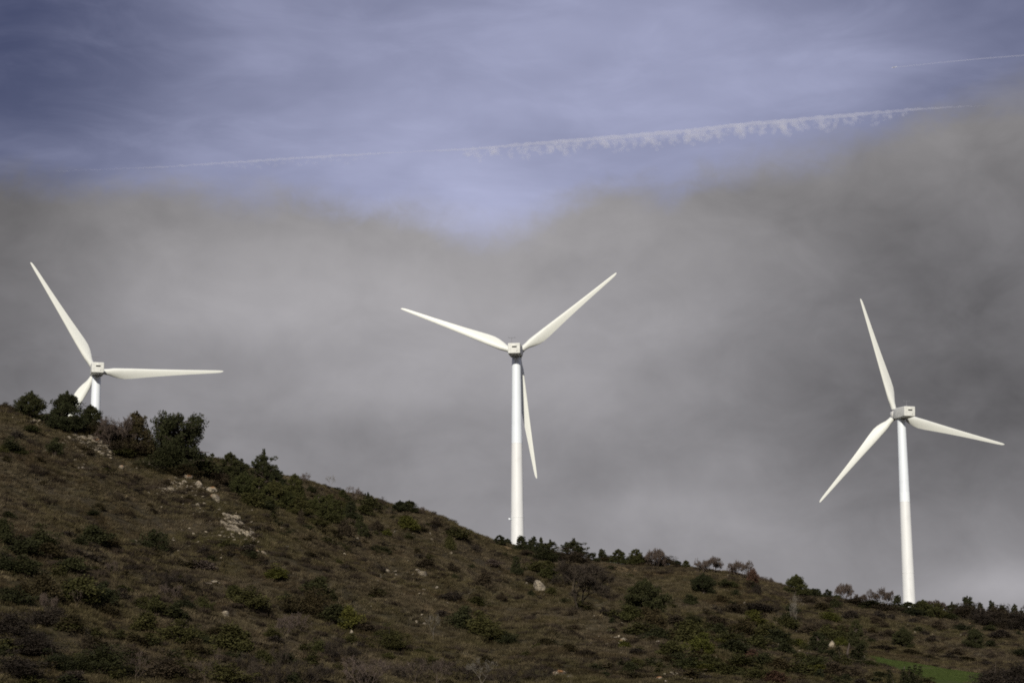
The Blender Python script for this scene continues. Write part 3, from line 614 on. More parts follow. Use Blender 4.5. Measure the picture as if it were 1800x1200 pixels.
ORD = ['', 'second ', 'third ', 'fourth ', 'fifth ', 'sixth ', 'seventh ', 'eighth ', 'ninth ', 'tenth ', 'eleventh ', 'twelfth ', 'thirteenth ', 'fourteenth ', 'fifteenth ', 'sixteenth ', 'seventeenth ', 'eighteenth ', 'nineteenth ', 'twentieth ']
def direction(a, l):
    dx, dy = a[0] - l[0], a[1] - l[1]
    return ('left of' if dx < 0 else 'right of') if abs(dx) > abs(dy) * 1.2 else ('above' if dy < 0 else 'below')
def auto_labels(items, desc):
    """items: [(x, y)], desc: [phrase] -> labels unique by landmark, side and rank of nearness"""
    out, used = [], set()
    for i, (x, y) in enumerate(items):
        best = None
        for (l, name) in sorted(LAND, key=lambda L: (L[0][0] - x) ** 2 + ((L[0][1] - y) * 1.3) ** 2)[:7]:
            if (l[0] - x) ** 2 + (l[1] - y) ** 2 < 16: continue
            d = direction((x, y), l); r2 = lambda q: (q[0] - l[0]) ** 2 + (q[1] - l[1]) ** 2
            rank = sum(1 for j, q in enumerate(items) if desc[j] == desc[i] and j != i and direction(q, l) == d and r2(q) < r2((x, y)))
            cand = f'{desc[i]}, {ORD[min(rank, 19)]}nearest {d} {name}'
            if cand in used or rank > 19: continue
            if best is None or rank < best[0] - 2: best = (rank, cand)
        out.append(best[1]); used.add(best[1])
    return out
def size_word(w, h): return 'tiny' if h < 11 else 'small' if h < 22 else 'medium' if h < 36 else 'large'
_idx = [i for i, p in enumerate(P) if p[6] is None]
_desc = []
for i in _idx:
    x, y, w, h, k, c, _ = P[i]
    low = 'low ' if k == 'JB' and w > 1.9 * h else ''
    _desc.append(f'{size_word(w, h)} {low}{COLNAME[c]} {NOUN[k][1]}')
_lab = dict(zip(_idx, auto_labels([(P[i][0], P[i][1] - P[i][3] / 2) for i in _idx], _desc)))
GROUP = {'pine_tree': 'pines on the hillside', 'juniper': 'dark junipers on the hillside', 'bare_tree': 'leafless trees on the hillside', 'bare_shrub': 'leafless shrubs on the hillside', 'bush': 'bushes on the hillside'}
def put_mat(o, i, mat):
    o.material_slots[i].link = 'OBJECT'; o.material_slots[i].material = mat
for me in [m for v in LIB.values() for e in v for m in (e if isinstance(e, tuple) else (e,))]:
    me.materials.append(M['bark'])
    if me.name.startswith('bush'): me.materials.append(M['bark'])
count = {}
for i, (x, y, w, h, k, c, lab) in enumerate(P):
    p = at(x, y); s = 1 / pxm(p); W, Hh = w * s * 1.05, h * s * (1.10 if k in ('RP', 'UP', 'OP', 'CP') else 1.0)
    n = count.get(k, 0); count[k] = n + 1
    v = LIB[k][n % len(LIB[k])]; name, noun, cat = NOUN[k]
    rz = 0.0 if k == 'UP' else random.uniform(0, 2 * pi)
    if k == 'RP' and lab and 'lone' in lab: rz = 0
    lab = lab or _lab[i]
    z = p[2] - 0.03 * Hh
    if k in SINGLE or (h < 20 and k in ('RP', 'CP', 'OP', 'SP')):
        if k in SINGLE: me = v[2] if k == 'BS' else v
        else: me = v[1]
        o = link(name, me, None, None, (p[0], p[1], z)); o.rotation_euler = (0, 0, rz); o.scale = (W, W, Hh)
        put_mat(o, 0, FOL[c])
    else:
        o = empty(name, (p[0], p[1], z), rz)
        parts = ('trunk', 'branches') if k in ('BT', 'BU', 'BG') else ('trunk', 'crown')
        for nm, me in zip(parts, v[:2]):
            q = link(nm, me, None, o); q.scale = (W, W, Hh)
            put_mat(q, 0, FOL[c] if nm != 'trunk' or k in ('BT', 'BU', 'BG') else M['bark'])
    tag(o, lab, cat, GROUP[name])

# ------------------------------------------------------------------ ground cover (stuff)
def tuft(seed, n, w, h, droop, wide):
    g = np.random.default_rng(seed); a = g.uniform(0, 2 * pi, n); r = np.sqrt(g.uniform(0, 1, n)) * w * 0.5
    b = np.stack([r * np.cos(a), r * np.sin(a), np.full(n, -0.04)], 1)
    lean = np.stack([np.cos(a) * (r / w * 2) ** 1.0, np.sin(a) * (r / w * 2), np.zeros(n)], 1) * droop + g.normal(0, 0.13, (n, 3)) * np.array([1, 1, 0])
    L = h * g.uniform(0.55, 1.0, n) * (1 - 0.5 * (r / w * 2) ** 2)
    tip = b + lean * h + np.stack([np.zeros(n), np.zeros(n), L], 1)
    s = np.cross(tip - b, g.normal(size=(n, 3))); s /= np.linalg.norm(s, axis=1, keepdims=True); s *= wide
    V = np.stack([b - s, b + s, tip + s * .35, tip - s * .35], 1).reshape(-1, 3)
    return mesh_quads('tuft', V, np.arange(4 * n).reshape(-1, 4), g.uniform(0, 1, n))
def stuff(name, sources, mat, pts, rot, scl, idx):
    me = bpy.data.meshes.new(name); me.vertices.add(len(pts)); me.vertices.foreach_set('co', np.asarray(pts, np.float32).ravel())
    for nm, typ, dat, key in (('rot', 'FLOAT_VECTOR', rot, 'vector'), ('scl', 'FLOAT_VECTOR', scl, 'vector'), ('idx', 'INT', idx, 'value')):
        a = me.attributes.new(nm, typ, 'POINT'); a.data.foreach_set(key, np.asarray(dat, np.int32 if typ == 'INT' else np.float32).ravel())
    o = link(name, me); o['kind'] = 'stuff'
    nt = bpy.data.node_groups.new(name, 'GeometryNodeTree'); nt.is_modifier = True
    nt.interface.new_socket('Geometry', in_out='INPUT', socket_type='NodeSocketGeometry'); nt.interface.new_socket('Geometry', in_out='OUTPUT', socket_type='NodeSocketGeometry')
    gi, go = nt.nodes.new('NodeGroupInput'), nt.nodes.new('NodeGroupOutput'); ip = nt.nodes.new('GeometryNodeInstanceOnPoints'); jg = nt.nodes.new('GeometryNodeJoinGeometry')
    for m_ in sources:
        m_.materials.append(mat); so = bpy.data.objects.new(name + '_source', m_)
        oi = nt.nodes.new('GeometryNodeObjectInfo'); oi.inputs['Object'].default_value = so; oi.inputs['As Instance'].default_value = True
        nt.links.new(oi.outputs['Geometry'], jg.inputs[0])
    def attr(nm, typ):
        a = nt.nodes.new('GeometryNodeInputNamedAttribute'); a.data_type = typ; a.inputs['Name'].default_value = nm; return a.outputs['Attribute']
    nt.links.new(gi.outputs[0], ip.inputs['Points']); nt.links.new(jg.outputs[0], ip.inputs['Instance']); ip.inputs['Pick Instance'].default_value = True
    nt.links.new(attr('idx', 'INT'), ip.inputs['Instance Index']); nt.links.new(attr('rot', 'FLOAT_VECTOR'), ip.inputs['Rotation']); nt.links.new(attr('scl', 'FLOAT_VECTOR'), ip.inputs['Scale'])
    nt.links.new(ip.outputs[0], go.inputs[0])
    o.modifiers.new('scatter', 'NODES').node_group = nt
    return o
def wedge(n, y0=128, y1=425, tm=0.25, extra=14):
    y = np.sqrt(rng.uniform(size=n) * (y1 ** 2 - y0 ** 2) + y0 ** 2); t = rng.uniform(-tm, tm, n); x = t * y
    k = (y < D1(t) + extra) & (y > D0(t) * 0.85) & ~in_poly(x, y, FIELD)
    return x[k], y[k]
def spread(name, src, mat, x, y, s0, s1, flat=(0.7, 1.2)):
    n = len(x); s = rng.uniform(s0, s1, n) ** 1.0
    pts = np.stack([x, y, H(x, y)], 1); rot = np.stack([rng.normal(0, .12, n), rng.normal(0, .12, n), rng.uniform(0, 2 * pi, n)], 1)
    scl = np.stack([s, s, s * rng.uniform(*flat, n)], 1)
    return stuff(name, src, mat, pts, rot, scl, rng.integers(0, len(src), n))
x, y = wedge(150000); k = rnoise(x, y, 3.1) + 0.6 * rnoise(x, y, 9.) + rng.normal(0, .35, len(x)) > -0.7
spread('heath', [tuft(s, 70, 0.9, 0.42, 0.5, 0.016) for s in (51, 52, 53)], M['heath'], x[k], y[k], 0.55, 1.25)
x, y = wedge(70000); k = rnoise(x, y, 6.) + 0.7 * rnoise(x, y, 21.) + rng.normal(0, .3, len(x)) > 0.25
spread('dry_grass', [tuft(s, 34, 0.5, 0.5, 0.35, 0.011) for s in (54, 55)], M['drygrass'], x[k], y[k], 0.5, 1.1)
x, y = wedge(26000); k = rnoise(x, y, 7.) + 0.8 * rnoise(x, y, 17.) + rng.normal(0, .45, len(x)) > 0.4
spread('dark_heath', [tuft(s, 150, 1.2, 0.5, 0.45, 0.02) for s in (56, 57)], M['darkheath'], x[k], y[k], 0.5, 1.5, (0.6, 1.0))
def low_scrub():
    g = np.random.default_rng(91); x, y = wedge(9000); t = x / y
    px = np.interp(t, [plane_te(q, 1050)[0] for q in range(-300, 2200, 100)], range(-300, 2200, 100)); u = (y - D0(t)) / (D1(t) - D0(t))
    w = 0.30 + 0.9 * np.exp(-((px - 60) / 330) ** 2) * (u < .5) + 0.8 * np.exp(-((px - 1280) / 190) ** 2) * (u < .55) + .4 * (u < .12) + .3 * np.exp(-((px - 560) / 130) ** 2) * (u > .6)  # extra lower-left density also darkens that corner in place of vignette
    k = rnoise(x, y, 9.) + .7 * rnoise(x, y, 4.) + g.normal(0, .3, len(x)) + w > 1.28
    x, y = x[k], y[k]; n = len(x); idx = np.arange(n) % 4; s = g.uniform(.5, 1.5, n)
    for c, nm in (('o', 'low_olive_scrub'), ('t', 'low_brown_scrub'), ('d', 'low_dark_scrub'), ('r', 'low_rusty_scrub')):
        m_ = idx == 'otdr'.index(c); xx, yy, ss = x[m_], y[m_], s[m_]; nn = len(xx)
        src = [bush(200 + j + ord(c), n=26, per=34, jag=.8, leaf=.12, asp=.35) for j in range(2)]
        for q in src: q.materials.append(FOL[c])
        o = stuff(nm, src, M['bark'], np.stack([xx, yy, H(xx, yy) - .05], 1), np.stack([np.zeros(nn), np.zeros(nn), g.uniform(0, 6.28, nn)], 1), np.stack([ss * 1.25, ss * 1.25, ss * g.uniform(.5, .8, nn)], 1), g.integers(0, 2, nn))
low_scrub()
fx0, fy0 = FIELD.min(0); fx1, fy1 = FIELD.max(0); n = 30000; x = rng.uniform(fx0, fx1, n); y = rng.uniform(fy0, fy1, n); k = in_poly(x, y, FIELD) & (rnoise(x, y, 4.) > -0.5)
spread('field_grass', [tuft(s, 26, 0.4, 0.14, 0.2, 0.012) for s in (58, 59)], M['fieldgrass'], x[k], y[k], 0.6, 1.2)

# ------------------------------------------------------------------ rocks
def rock_bm(seed, cuts=11, sub=2):
    g = np.random.default_rng(seed); bm = bmesh.new(); bmesh.ops.create_icosphere(bm, subdivisions=sub, radius=0.62)
    pl = [(lambda d: d / np.linalg.norm(d))(g.normal(size=3)) for _ in range(cuts)]; off = g.uniform(0.30, 0.5, cuts)
    for v in bm.verts:
        c = np.array(v.co)
        for d, o in zip(pl, off):
            s = c @ d - o
            if s > 0: c = c - d * s
        v.co = Vector(c + g.normal(0, 0.012, 3))
    return bm
def rock_mesh(seed):
    bm = rock_bm(seed); me = bm_mesh('rock', bm); me.materials.append(M['rock']); return me
ROCKS = [rock_mesh(s) for s in range(60, 67)]
def boulder_mesh():
    me = bm_mesh('rock', rock_bm(93, 16, 3)); me.materials.append(M['rock']); return me
BOULDER = boulder_mesh()
RK = [  # x, y, w, h, orange, label
 (949, 1037, 24, 21, 0, 'big pale rounded boulder with a cream face left of the tallest bare dark tree'),
 (925, 1027, 7, 6, 0, 'small white rock just left of the big pale rounded boulder'),
 (109, 753, 13, 12, 1, 'orange-stained rock under the big round skyline pine'), (101, 748, 9, 8, 0, None), (66, 742, 13, 7, 0, None), (60, 741, 7, 5, 0, None), (74, 744, 6, 5, 0, None),
 (371, 864, 19, 12, 1, 'orange-capped boulder below the largest umbrella-crowned pine'), (348, 855, 13, 12, 1, 'smaller orange-faced rock left of the orange-capped boulder'), (378, 878, 15, 15, 1, 'tall pale rock with a rusty top just below the orange-capped boulder'),
 (327, 840, 20, 9, 1, 'low ochre hump of rock above the pale stone cluster'), (347, 889, 11, 6, 0, None), (360, 886, 6, 4, 0, None), (395, 885, 5, 4, 0, None),
 (170, 778, 18, 10, 1, None), (187, 786, 10, 6, 0, None), (180, 800, 12, 6, 0, None), (196, 797, 6, 4, 0, None), (253, 813, 8, 4, 0, None), (263, 816, 8, 7, 0, None), (145, 823, 6, 4, 0, None), (138, 823, 4, 4, 0, None), (177, 828, 5, 5, 0, None), (155, 826, 6, 4, 1, None), (212, 823, 10, 8, 1, None),
 (261, 867, 6, 4, 0, None), (340, 940, 6, 5, 0, None), (333, 930, 5, 4, 0, None), (335, 952, 5, 4, 0, None), (239, 952, 5, 4, 0, None), (240, 965, 5, 4, 0, None),
 (396, 1082, 13, 12, 0, 'pale pointed rock on the dark slope left of the large rusty dome bush'), (376, 1024, 12, 5, 0, None), (366, 1026, 12, 4, 1, None), (384, 1026, 5, 4, 0, None), (338, 1000, 9, 5, 0, None), (411, 1112, 5, 6, 0, None),
 (495, 929, 8, 4, 0, None), (502, 961, 9, 4, 0, None), (488, 961, 8, 3, 0, None), (467, 985, 6, 5, 0, None), (495, 1061, 8, 6, 0, 'small bright white stone at the left foot of the foreground clump'), (667, 1013, 7, 8, 0, None), (680, 1005, 8, 7, 0, None), (743, 1012, 17, 13, 0, 'wedge-shaped pale rock on the open slope below the middle turbine tower, left side'), (734, 1003, 9, 5, 0, None),
 (696, 1011, 5, 3, 0, None), (767, 1033, 6, 4, 0, None), (727, 1039, 7, 4, 0, None), (745, 1037, 9, 4, 0, None), (787, 1061, 5, 4, 0, None), (732, 1093, 5, 5, 0, None), (745, 1097, 7, 5, 0, None), (618, 1116, 7, 11, 0, 'small upright pale stone below the yellow-green pointed bush'), (792, 973, 5, 5, 0, None), (717, 1168, 6, 5, 0, None), (755, 938, 5, 4, 0, None), (759, 949, 5, 4, 0, None), (628, 948, 5, 6, 0, None),
 (1097, 1126, 12, 8, 0, None), (1092, 1132, 8, 10, 1, None), (1071, 1109, 9, 5, 0, None), (1075, 1135, 4, 4, 0, None), (1078, 1128, 6, 4, 0, None), (983, 1185, 24, 10, 1, 'orange-stained flat rock near the bottom edge right of centre'), (997, 1191, 13, 5, 0, None), (1197, 1185, 8, 6, 0, None), (1188, 1184, 6, 4, 0, None), (1214, 1187, 9, 5, 0, None), (1158, 1195, 12, 8, 1, None), (1166, 1198, 6, 4, 0, None),
 (1003, 1190, 7, 4, 0, None), (855, 1109, 8, 4, 0, None), (1177, 1005, 6, 3, 0, None), (1462, 1139, 10, 15, 0, 'upright pale stone between dark bushes at the left end of the green field'), (1481, 1136, 7, 4, 0, None), (1419, 1149, 5, 4, 0, None), (1408, 1168, 5, 4, 0, None), (1337, 1154, 4, 4, 0, None), (1324, 1116, 4, 4, 0, None), (1312, 1108, 3, 3, 0, None), (1224, 1136, 4, 4, 0, None), (1260, 1156, 4, 4, 0, None), (1385, 1131, 10, 4, 0, None), (1310, 1183, 5, 4, 0, None), (1212, 1187, 6, 4, 0, None),
 (1684, 1162, 5, 4, 0, None), (1617, 1157, 6, 3, 0, None), (1519, 1155, 5, 4, 0, None), (1586, 1085, 6, 4, 1, None), (1705, 1097, 6, 3, 1, None), (1513, 1194, 4, 4, 0, None), (1600, 1044 + 40, 4, 3, 0, None), (823, 937, 8, 5, 0, None), (1280, 1012, 5, 3, 0, None), (925, 940 + 60, 4, 3, 0, None),
 (415, 962, 9, 5, 0, None), (403, 958, 7, 5, 0, None), (387, 958, 5, 5, 0, None), (441, 958, 5, 4, 0, None), (446, 952, 5, 4, 0, None), (469, 970, 5, 4, 0, None), (412, 950, 6, 4, 0, None), (424, 953, 5, 3, 0, None),
]
_ri = [i for i, r in enumerate(RK) if r[5] is None]
_rl = dict(zip(_ri, auto_labels([(RK[i][0], RK[i][1] - 2) for i in _ri], [('small orange-stained stone' if RK[i][4] else 'small pale stone' if RK[i][2] < 8 else 'pale flat rock') for i in _ri])))
for i, (x, y, w, h, og, lab) in enumerate(RK):
    p = at(x, y); s = 1 / pxm(p)
    o = link('rock', BOULDER if i == 0 else ROCKS[i % 7], None, None, (p[0], p[1], p[2] + 0.24 * h * s)); o.rotation_euler = (random.uniform(-.2, .2), random.uniform(-.2, .2), random.uniform(0, 6.28))
    o.scale = (w * s * 1.05, w * s * 1.05, max(h, 4) * s * 1.15)
    if og: put_mat(o, 0, M['rock_orange'])
    tag(o, lab or _rl[i], 'rock', 'loose rocks on the hillside')
def outcrop(pts, n, size, mat, label, seed, dip=0.5):
    """bedrock breaking through the turf: many tilted slabs grown together"""
    g = np.random.default_rng(seed); W = [at(*q) for q in pts]; c = np.mean(W, 0); bm = bmesh.new()
    for k in range(n):
        a, b = g.integers(len(W)), g.integers(len(W)); f = g.uniform()
        q = W[a] * (1 - f) + W[b] * f + g.normal(0, 0.3, 3) * np.array([1, 1, 0]); q[2] = H(q[0], q[1])
        r = rock_bm(int(g.integers(1e6)), 9, 2); s = size * g.uniform(0.45, 1.25)
        mt = Matrix.Translation(Vector(q - c) + Vector((0, 0, s * 0.20))) @ Matrix.Rotation(g.normal(0.5, .25), 4, 'Z') @ Matrix.Rotation(g.normal(dip, .15), 4, 'Y') @ Matrix.Diagonal((s * 1.5, s * 0.9, s * g.uniform(.45, .8), 1))
        bmesh.ops.transform(r, matrix=mt, verts=r.verts); me = bpy.data.meshes.new('t'); r.to_mesh(me); r.free(); bm.from_mesh(me); bpy.data.meshes.remove(me)
    o = link('rock_outcrop', bm_mesh('rock_outcrop', bm), mat, None, c); tag(o, label, 'rock outcrop', 'bedrock outcrops')
outcrop([(395, 907), (408, 908), (420, 915), (435, 935), (410, 935), (400, 925), (418, 930), (445, 945)], 110, 0.52, M['rock'], 'large pale layered outcrop slanting down the slope below the orange-capped boulder', 81)
outcrop([(295, 848), (308, 842), (322, 850), (318, 860), (302, 862), (285, 862)], 46, 0.42, M['rock'], 'cluster of pale angular stones left of the orange-capped boulder', 82)
outcrop([(112, 776), (135, 768), (160, 772), (150, 784), (125, 762), (175, 782), (120, 770), (185, 778)], 56, 0.46, M['rock'], 'pale stone slabs scattered along the ridge below the round skyline pines', 83, .2)
outcrop([(160, 790), (175, 795), (190, 790), (150, 800), (182, 784), (195, 796)], 34, 0.40, M['rock'], 'broken pale rocks just below the ridge slabs and left of the rusty pine', 84, .2)
outcrop([(420, 965), (432, 968), (446, 970), (440, 976), (452, 972)], 18, 0.38, M['rock_orange'], 'low orange-stained rocks below the large pale layered outcrop', 85)
outcrop([(260, 812), (264, 818), (254, 813)], 6, 0.3, M['rock'], 'tiny pale ledge at the left foot of the largest umbrella-crowned pine', 86)
def stones():
    g = np.random.default_rng(9); pts = []
    for (cx, cy, rx, ry, n) in ((150, 785, 70, 22, 50), (320, 855, 50, 18, 50), (415, 935, 45, 35, 50), (350, 900, 60, 30, 30), (330, 950, 80, 30, 30), (740, 1020, 80, 40, 18), (1100, 1120, 60, 25, 25), (1200, 1185, 50, 12, 30), (900, 1050, 300, 60, 24), (600, 980, 120, 50, 14), (1400, 1140, 60, 30, 20), (1650, 1110, 120, 20, 20), (70, 745, 30, 8, 20)):
        for _ in range(n):
            px, py = g.normal(cx, rx * .6), g.normal(cy, ry * .6)
            if py > np.interp(px, [s[0] for s in SKY], [s[1] for s in SKY]) + 6: pts.append(at(px, py))
    pts = np.array(pts); n = len(pts); s = g.uniform(0.12, 0.34, n); pts[:, 2] += 0.12 + s * .15
    src = [rock_mesh(s_) for s_ in (70, 71, 72)]
    for m_ in src: m_.materials.clear()
    stuff('scattered_stones', src, M['rock'], pts, np.stack([g.normal(0, .3, n), g.normal(0, .3, n), g.uniform(0, 6, n)], 1), np.stack([s * 1.4, s, s * .6], 1), g.integers(0, 3, n))
stones()

# ------------------------------------------------------------------ wind turbines
BL = [(0.75, .52, 1.0), (1.5, .52, 1.0), (2.3, .62, .86), (3.2, .86, .58), (4.2, 1.0, .40), (5.2, 1.04, .32), (6.6, .99, .27), (8.5, .87, .24), (11, .72, .21), (14, .575, .19), (17, .45, .17), (20, .345, .16), (22, .27, .15), (22.9, .215, .14), (23.3, .145, .14), (23.5, .05, .14)]
def blade_mesh():
    bm = bmesh.new(); rings = []; n = 28
    for (r, hc, th) in BL:
        c = 2 * hc * (1.0 if r < 2 else 0.96); tw = radians(13) * max(0, 1 - (r - 3) / 14) ** 1.5 + radians(2); ring = []
        if r < 3: tw = radians(15)
        blend = np.clip((r - 1.5) / 3.2, 0, 1); ax_ = 0.5 * (1 - blend) + 0.30 * blend
        for i in range(n):
            t = 2 * pi * i / n
            xc = 0.5 - 0.5 * cos(t)                      # 0 leading .. 1 trailing
            yt = 5 * th * (0.2969 * sqrt(max(xc, 0)) - 0.126 * xc - 0.3516 * xc ** 2 + 0.2843 * xc ** 3 - 0.1036 * xc ** 4)
            ell = 0.5 * th * sin(t)
            yy = (yt if t < pi else -yt) * blend + ell * (1 - blend)
            u, v = (xc - ax_) * c, yy * c
            ring.append((u * cos(tw) - v * sin(tw), u * sin(tw) + v * cos(tw), r))   # x chordwise, y axis, z span
        rings.append(ring)
    loft(bm, rings); return bm_mesh('blade', bm, radians(70))
BLADE = blade_mesh(); BLADE.materials.append(M['blade'])
def ring_mesh(name, rad, z0, z1, n=40):
    bm = bmesh.new(); loft(bm, [circle(rad, z0, n), circle(rad, z1, n)]); return bm_mesh(name, bm, radians(40))
BROOT = ring_mesh('blade_root', 0.60, 0.9, 1.16); BROOT.materials.append(M['steel'])
OVER, FRONT = 4.1, 2.6                                   # rear face and rotor plane from the tower axis
def rrect(w, zb, zt, y, bev, n=4):
    out = []
    for cx, cz, a0 in ((w / 2 - bev, zt - bev, 0), (-w / 2 + bev, zt - bev, 90), (-w / 2 + bev, zb + bev, 180), (w / 2 - bev, zb + bev, 270)):
        for k in range(n + 1):
            a = radians(a0 + 90 * k / n); out.append((cx + bev * cos(a), y, cz + bev * sin(a)))
    return out
def nacelle_mesh():                                      # y forward, z up, origin on the hub axis above the tower
    bm = bmesh.new()
    loft(bm, [rrect(2.06, -.78, .93, -OVER, .10), rrect(2.22, -.86, 1.01, -OVER + .07, .16), rrect(2.28, -.92, 1.03, -OVER + .5, .2), rrect(2.3, -1.04, 1.03, -1.2, .22), rrect(2.3, -1.08, 1.02, .3, .24),
              rrect(2.12, -1.0, .98, 1.1, .38), rrect(1.8, -.85, .88, 1.65, .6), rrect(1.7, -.8, .82, 1.8, .66)])
    return bm_mesh('nacelle', bm, radians(35))
def hub_mesh():
    bm = bmesh.new(); prof = [(-.75, .8), (-.6, .95), (0, 1.02), (.5, .98), (.9, .78), (1.2, .45), (1.32, .12)]
    loft(bm, [[(r * cos(2 * pi * i / 32), y, r * sin(2 * pi * i / 32)) for i in range(32)] for y, r in prof]); return bm_mesh('hub', bm, radians(60))
def simple(name, fn, mat, parent, smooth=radians(35)):
    bm = bmesh.new(); fn(bm); return link(name, bm_mesh(name, bm, smooth), mat, parent)
def tower_r(h): return 0.80 + (1.34 - 0.80) * (1 - h / 43.6)      # h above ground
def tower_piece(name, h0, h1, mat, parent, grow=0.0):
    bm = bmesh.new(); k = 6
    loft(bm, [circle(tower_r(h0 + (h1 - h0) * i / k) + grow, h0 + (h1 - h0) * i / k, 48) for i in range(k + 1)]); return link(name, bm_mesh(name, bm, radians(40)), mat, parent)
NAC, HUBM = nacelle_mesh(), hub_mesh(); NAC.materials.append(M['nacelle']); HUBM.materials.append(M['hub'])
def turbine(key, label):
    (hx, hy, hz), yaw, ph = TURB[key]; tilt = radians(5)
    a = np.array([sin(yaw), cos(yaw)])
    bx, by = hx - a[0] * FRONT, hy - a[1] * FRONT
    zax = HUBH - FRONT * tan(tilt)                         # hub-axis height over the tower
    root = empty('wind_turbine', (bx, by, hz - HUBH)); tag(root, label, 'wind turbine', 'three-bladed wind turbines')
    top = zax - 1.16; seam = HUBH - 17.45; fl = HUBH - 31.0
    for h0, h1, m_ in ((-5.0, fl, 'tower_cream'), (fl, seam, 'tower_cream'), (seam, top, 'tower_white')):
        tower_piece('tower_section', h0, h1, M[m_], root)
    tower_piece('tower_flange', seam - .05, seam + .015, M['tower_cream'], root, 0.02)
    tower_piece('tower_flange', fl - .07, fl + .07, M['tower_cream'], root, 0.025)
    if key == 'right': tower_piece('tower_band', seam + .02, seam + 1.85, M['tower_patch'], root, 0.004)
    def lamp(bm):
        r = tower_r(fl - .3); box(bm, (-r - .42, -.95, fl - .48), (-r - .12, -.65, fl - .2), .04); rod(bm, (-r + .25, -.8, fl - .34), (-r - .15, -.8, fl - .34), .05)
    if key == 'middle': simple('service_lamp', lamp, M['tower_white'], root)
    yr = ring_mesh('yaw_ring', 0.86, top, top + .16); link('yaw_ring', yr, M['dark'], root)
    R = Matrix.Translation((0, 0, zax)) @ Matrix.Rotation(-yaw, 4, 'Z') @ Matrix.Rotation(tilt, 4, 'X')
    nac = link('nacelle', NAC, None, root); nac.matrix_local = R
    y0 = -OVER
    def vent(bm): box(bm, (-.35, y0 - .03, .20), (.49, y0 + .05, .43))
    simple('vent', vent, M['dark'], nac)
    def hood(bm): box(bm, (-.40, y0 - .12, .44), (.53, y0 + .03, .51), .015)
    simple('vent_hood', hood, M['nacelle'], nac)
    def hatch(bm): box(bm, (.42, y0 - .022, -.60), (.92, y0 + .03, .34), .012)
    simple('hatch', hatch, M['nacelle'], nac)
    def handle(bm): box(bm, (.36, y0 - .06, -.52), (.56, y0 + .01, -.44), .01)
    simple('hatch_handle', handle, M['steel'], nac)
    def mast(bm):
        rod(bm, (-.45, y0 + .55, .95), (-.45, y0 + .55, 2.1), .032); rod(bm, (-1.0, y0 + .55, 2.02), (.15, y0 + .55, 2.02), .028)
        for sx in (-1.0, .15): rod(bm, (sx, y0 + .55, 1.98), (sx, y0 + .55, 2.2), .045)
        box(bm, (-.56, y0 + .42, 1.0), (-.34, y0 + .68, 1.28), .03)
    simple('wind_mast', mast, M['steel'], nac)
    hub = link('hub', HUBM, None, root); Rh = R @ Matrix.Translation((0, FRONT / cos(tilt), 0)); hub.matrix_local = Rh
    for k in range(3):
        an = ph - k * 2 * pi / 3                           # angle from local +x towards +z, seen from the rear
        sp = Vector((cos(an), 0, sin(an))); ch = Vector((sin(an), 0, -cos(an))); n_ = Vector((0, 1, 0))
        mt = Matrix(((ch.x, n_.x, sp.x, 0), (ch.y, n_.y, sp.y, 0), (ch.z, n_.z, sp.z, 0), (0, 0, 0, 1)))
        b = link('blade', BLADE, None, root); b.matrix_local = Rh @ mt
        c = link('blade_root', BROOT, None, b)
turbine('left', 'wind turbine at left whose tower is mostly hidden behind dark hilltop pines')
turbine('middle', 'tallest-looking wind turbine with its whole tower rising above the hill ridge')
turbine('right', 'wind turbine turned sideways showing its grey nacelle flank beside bare trees')

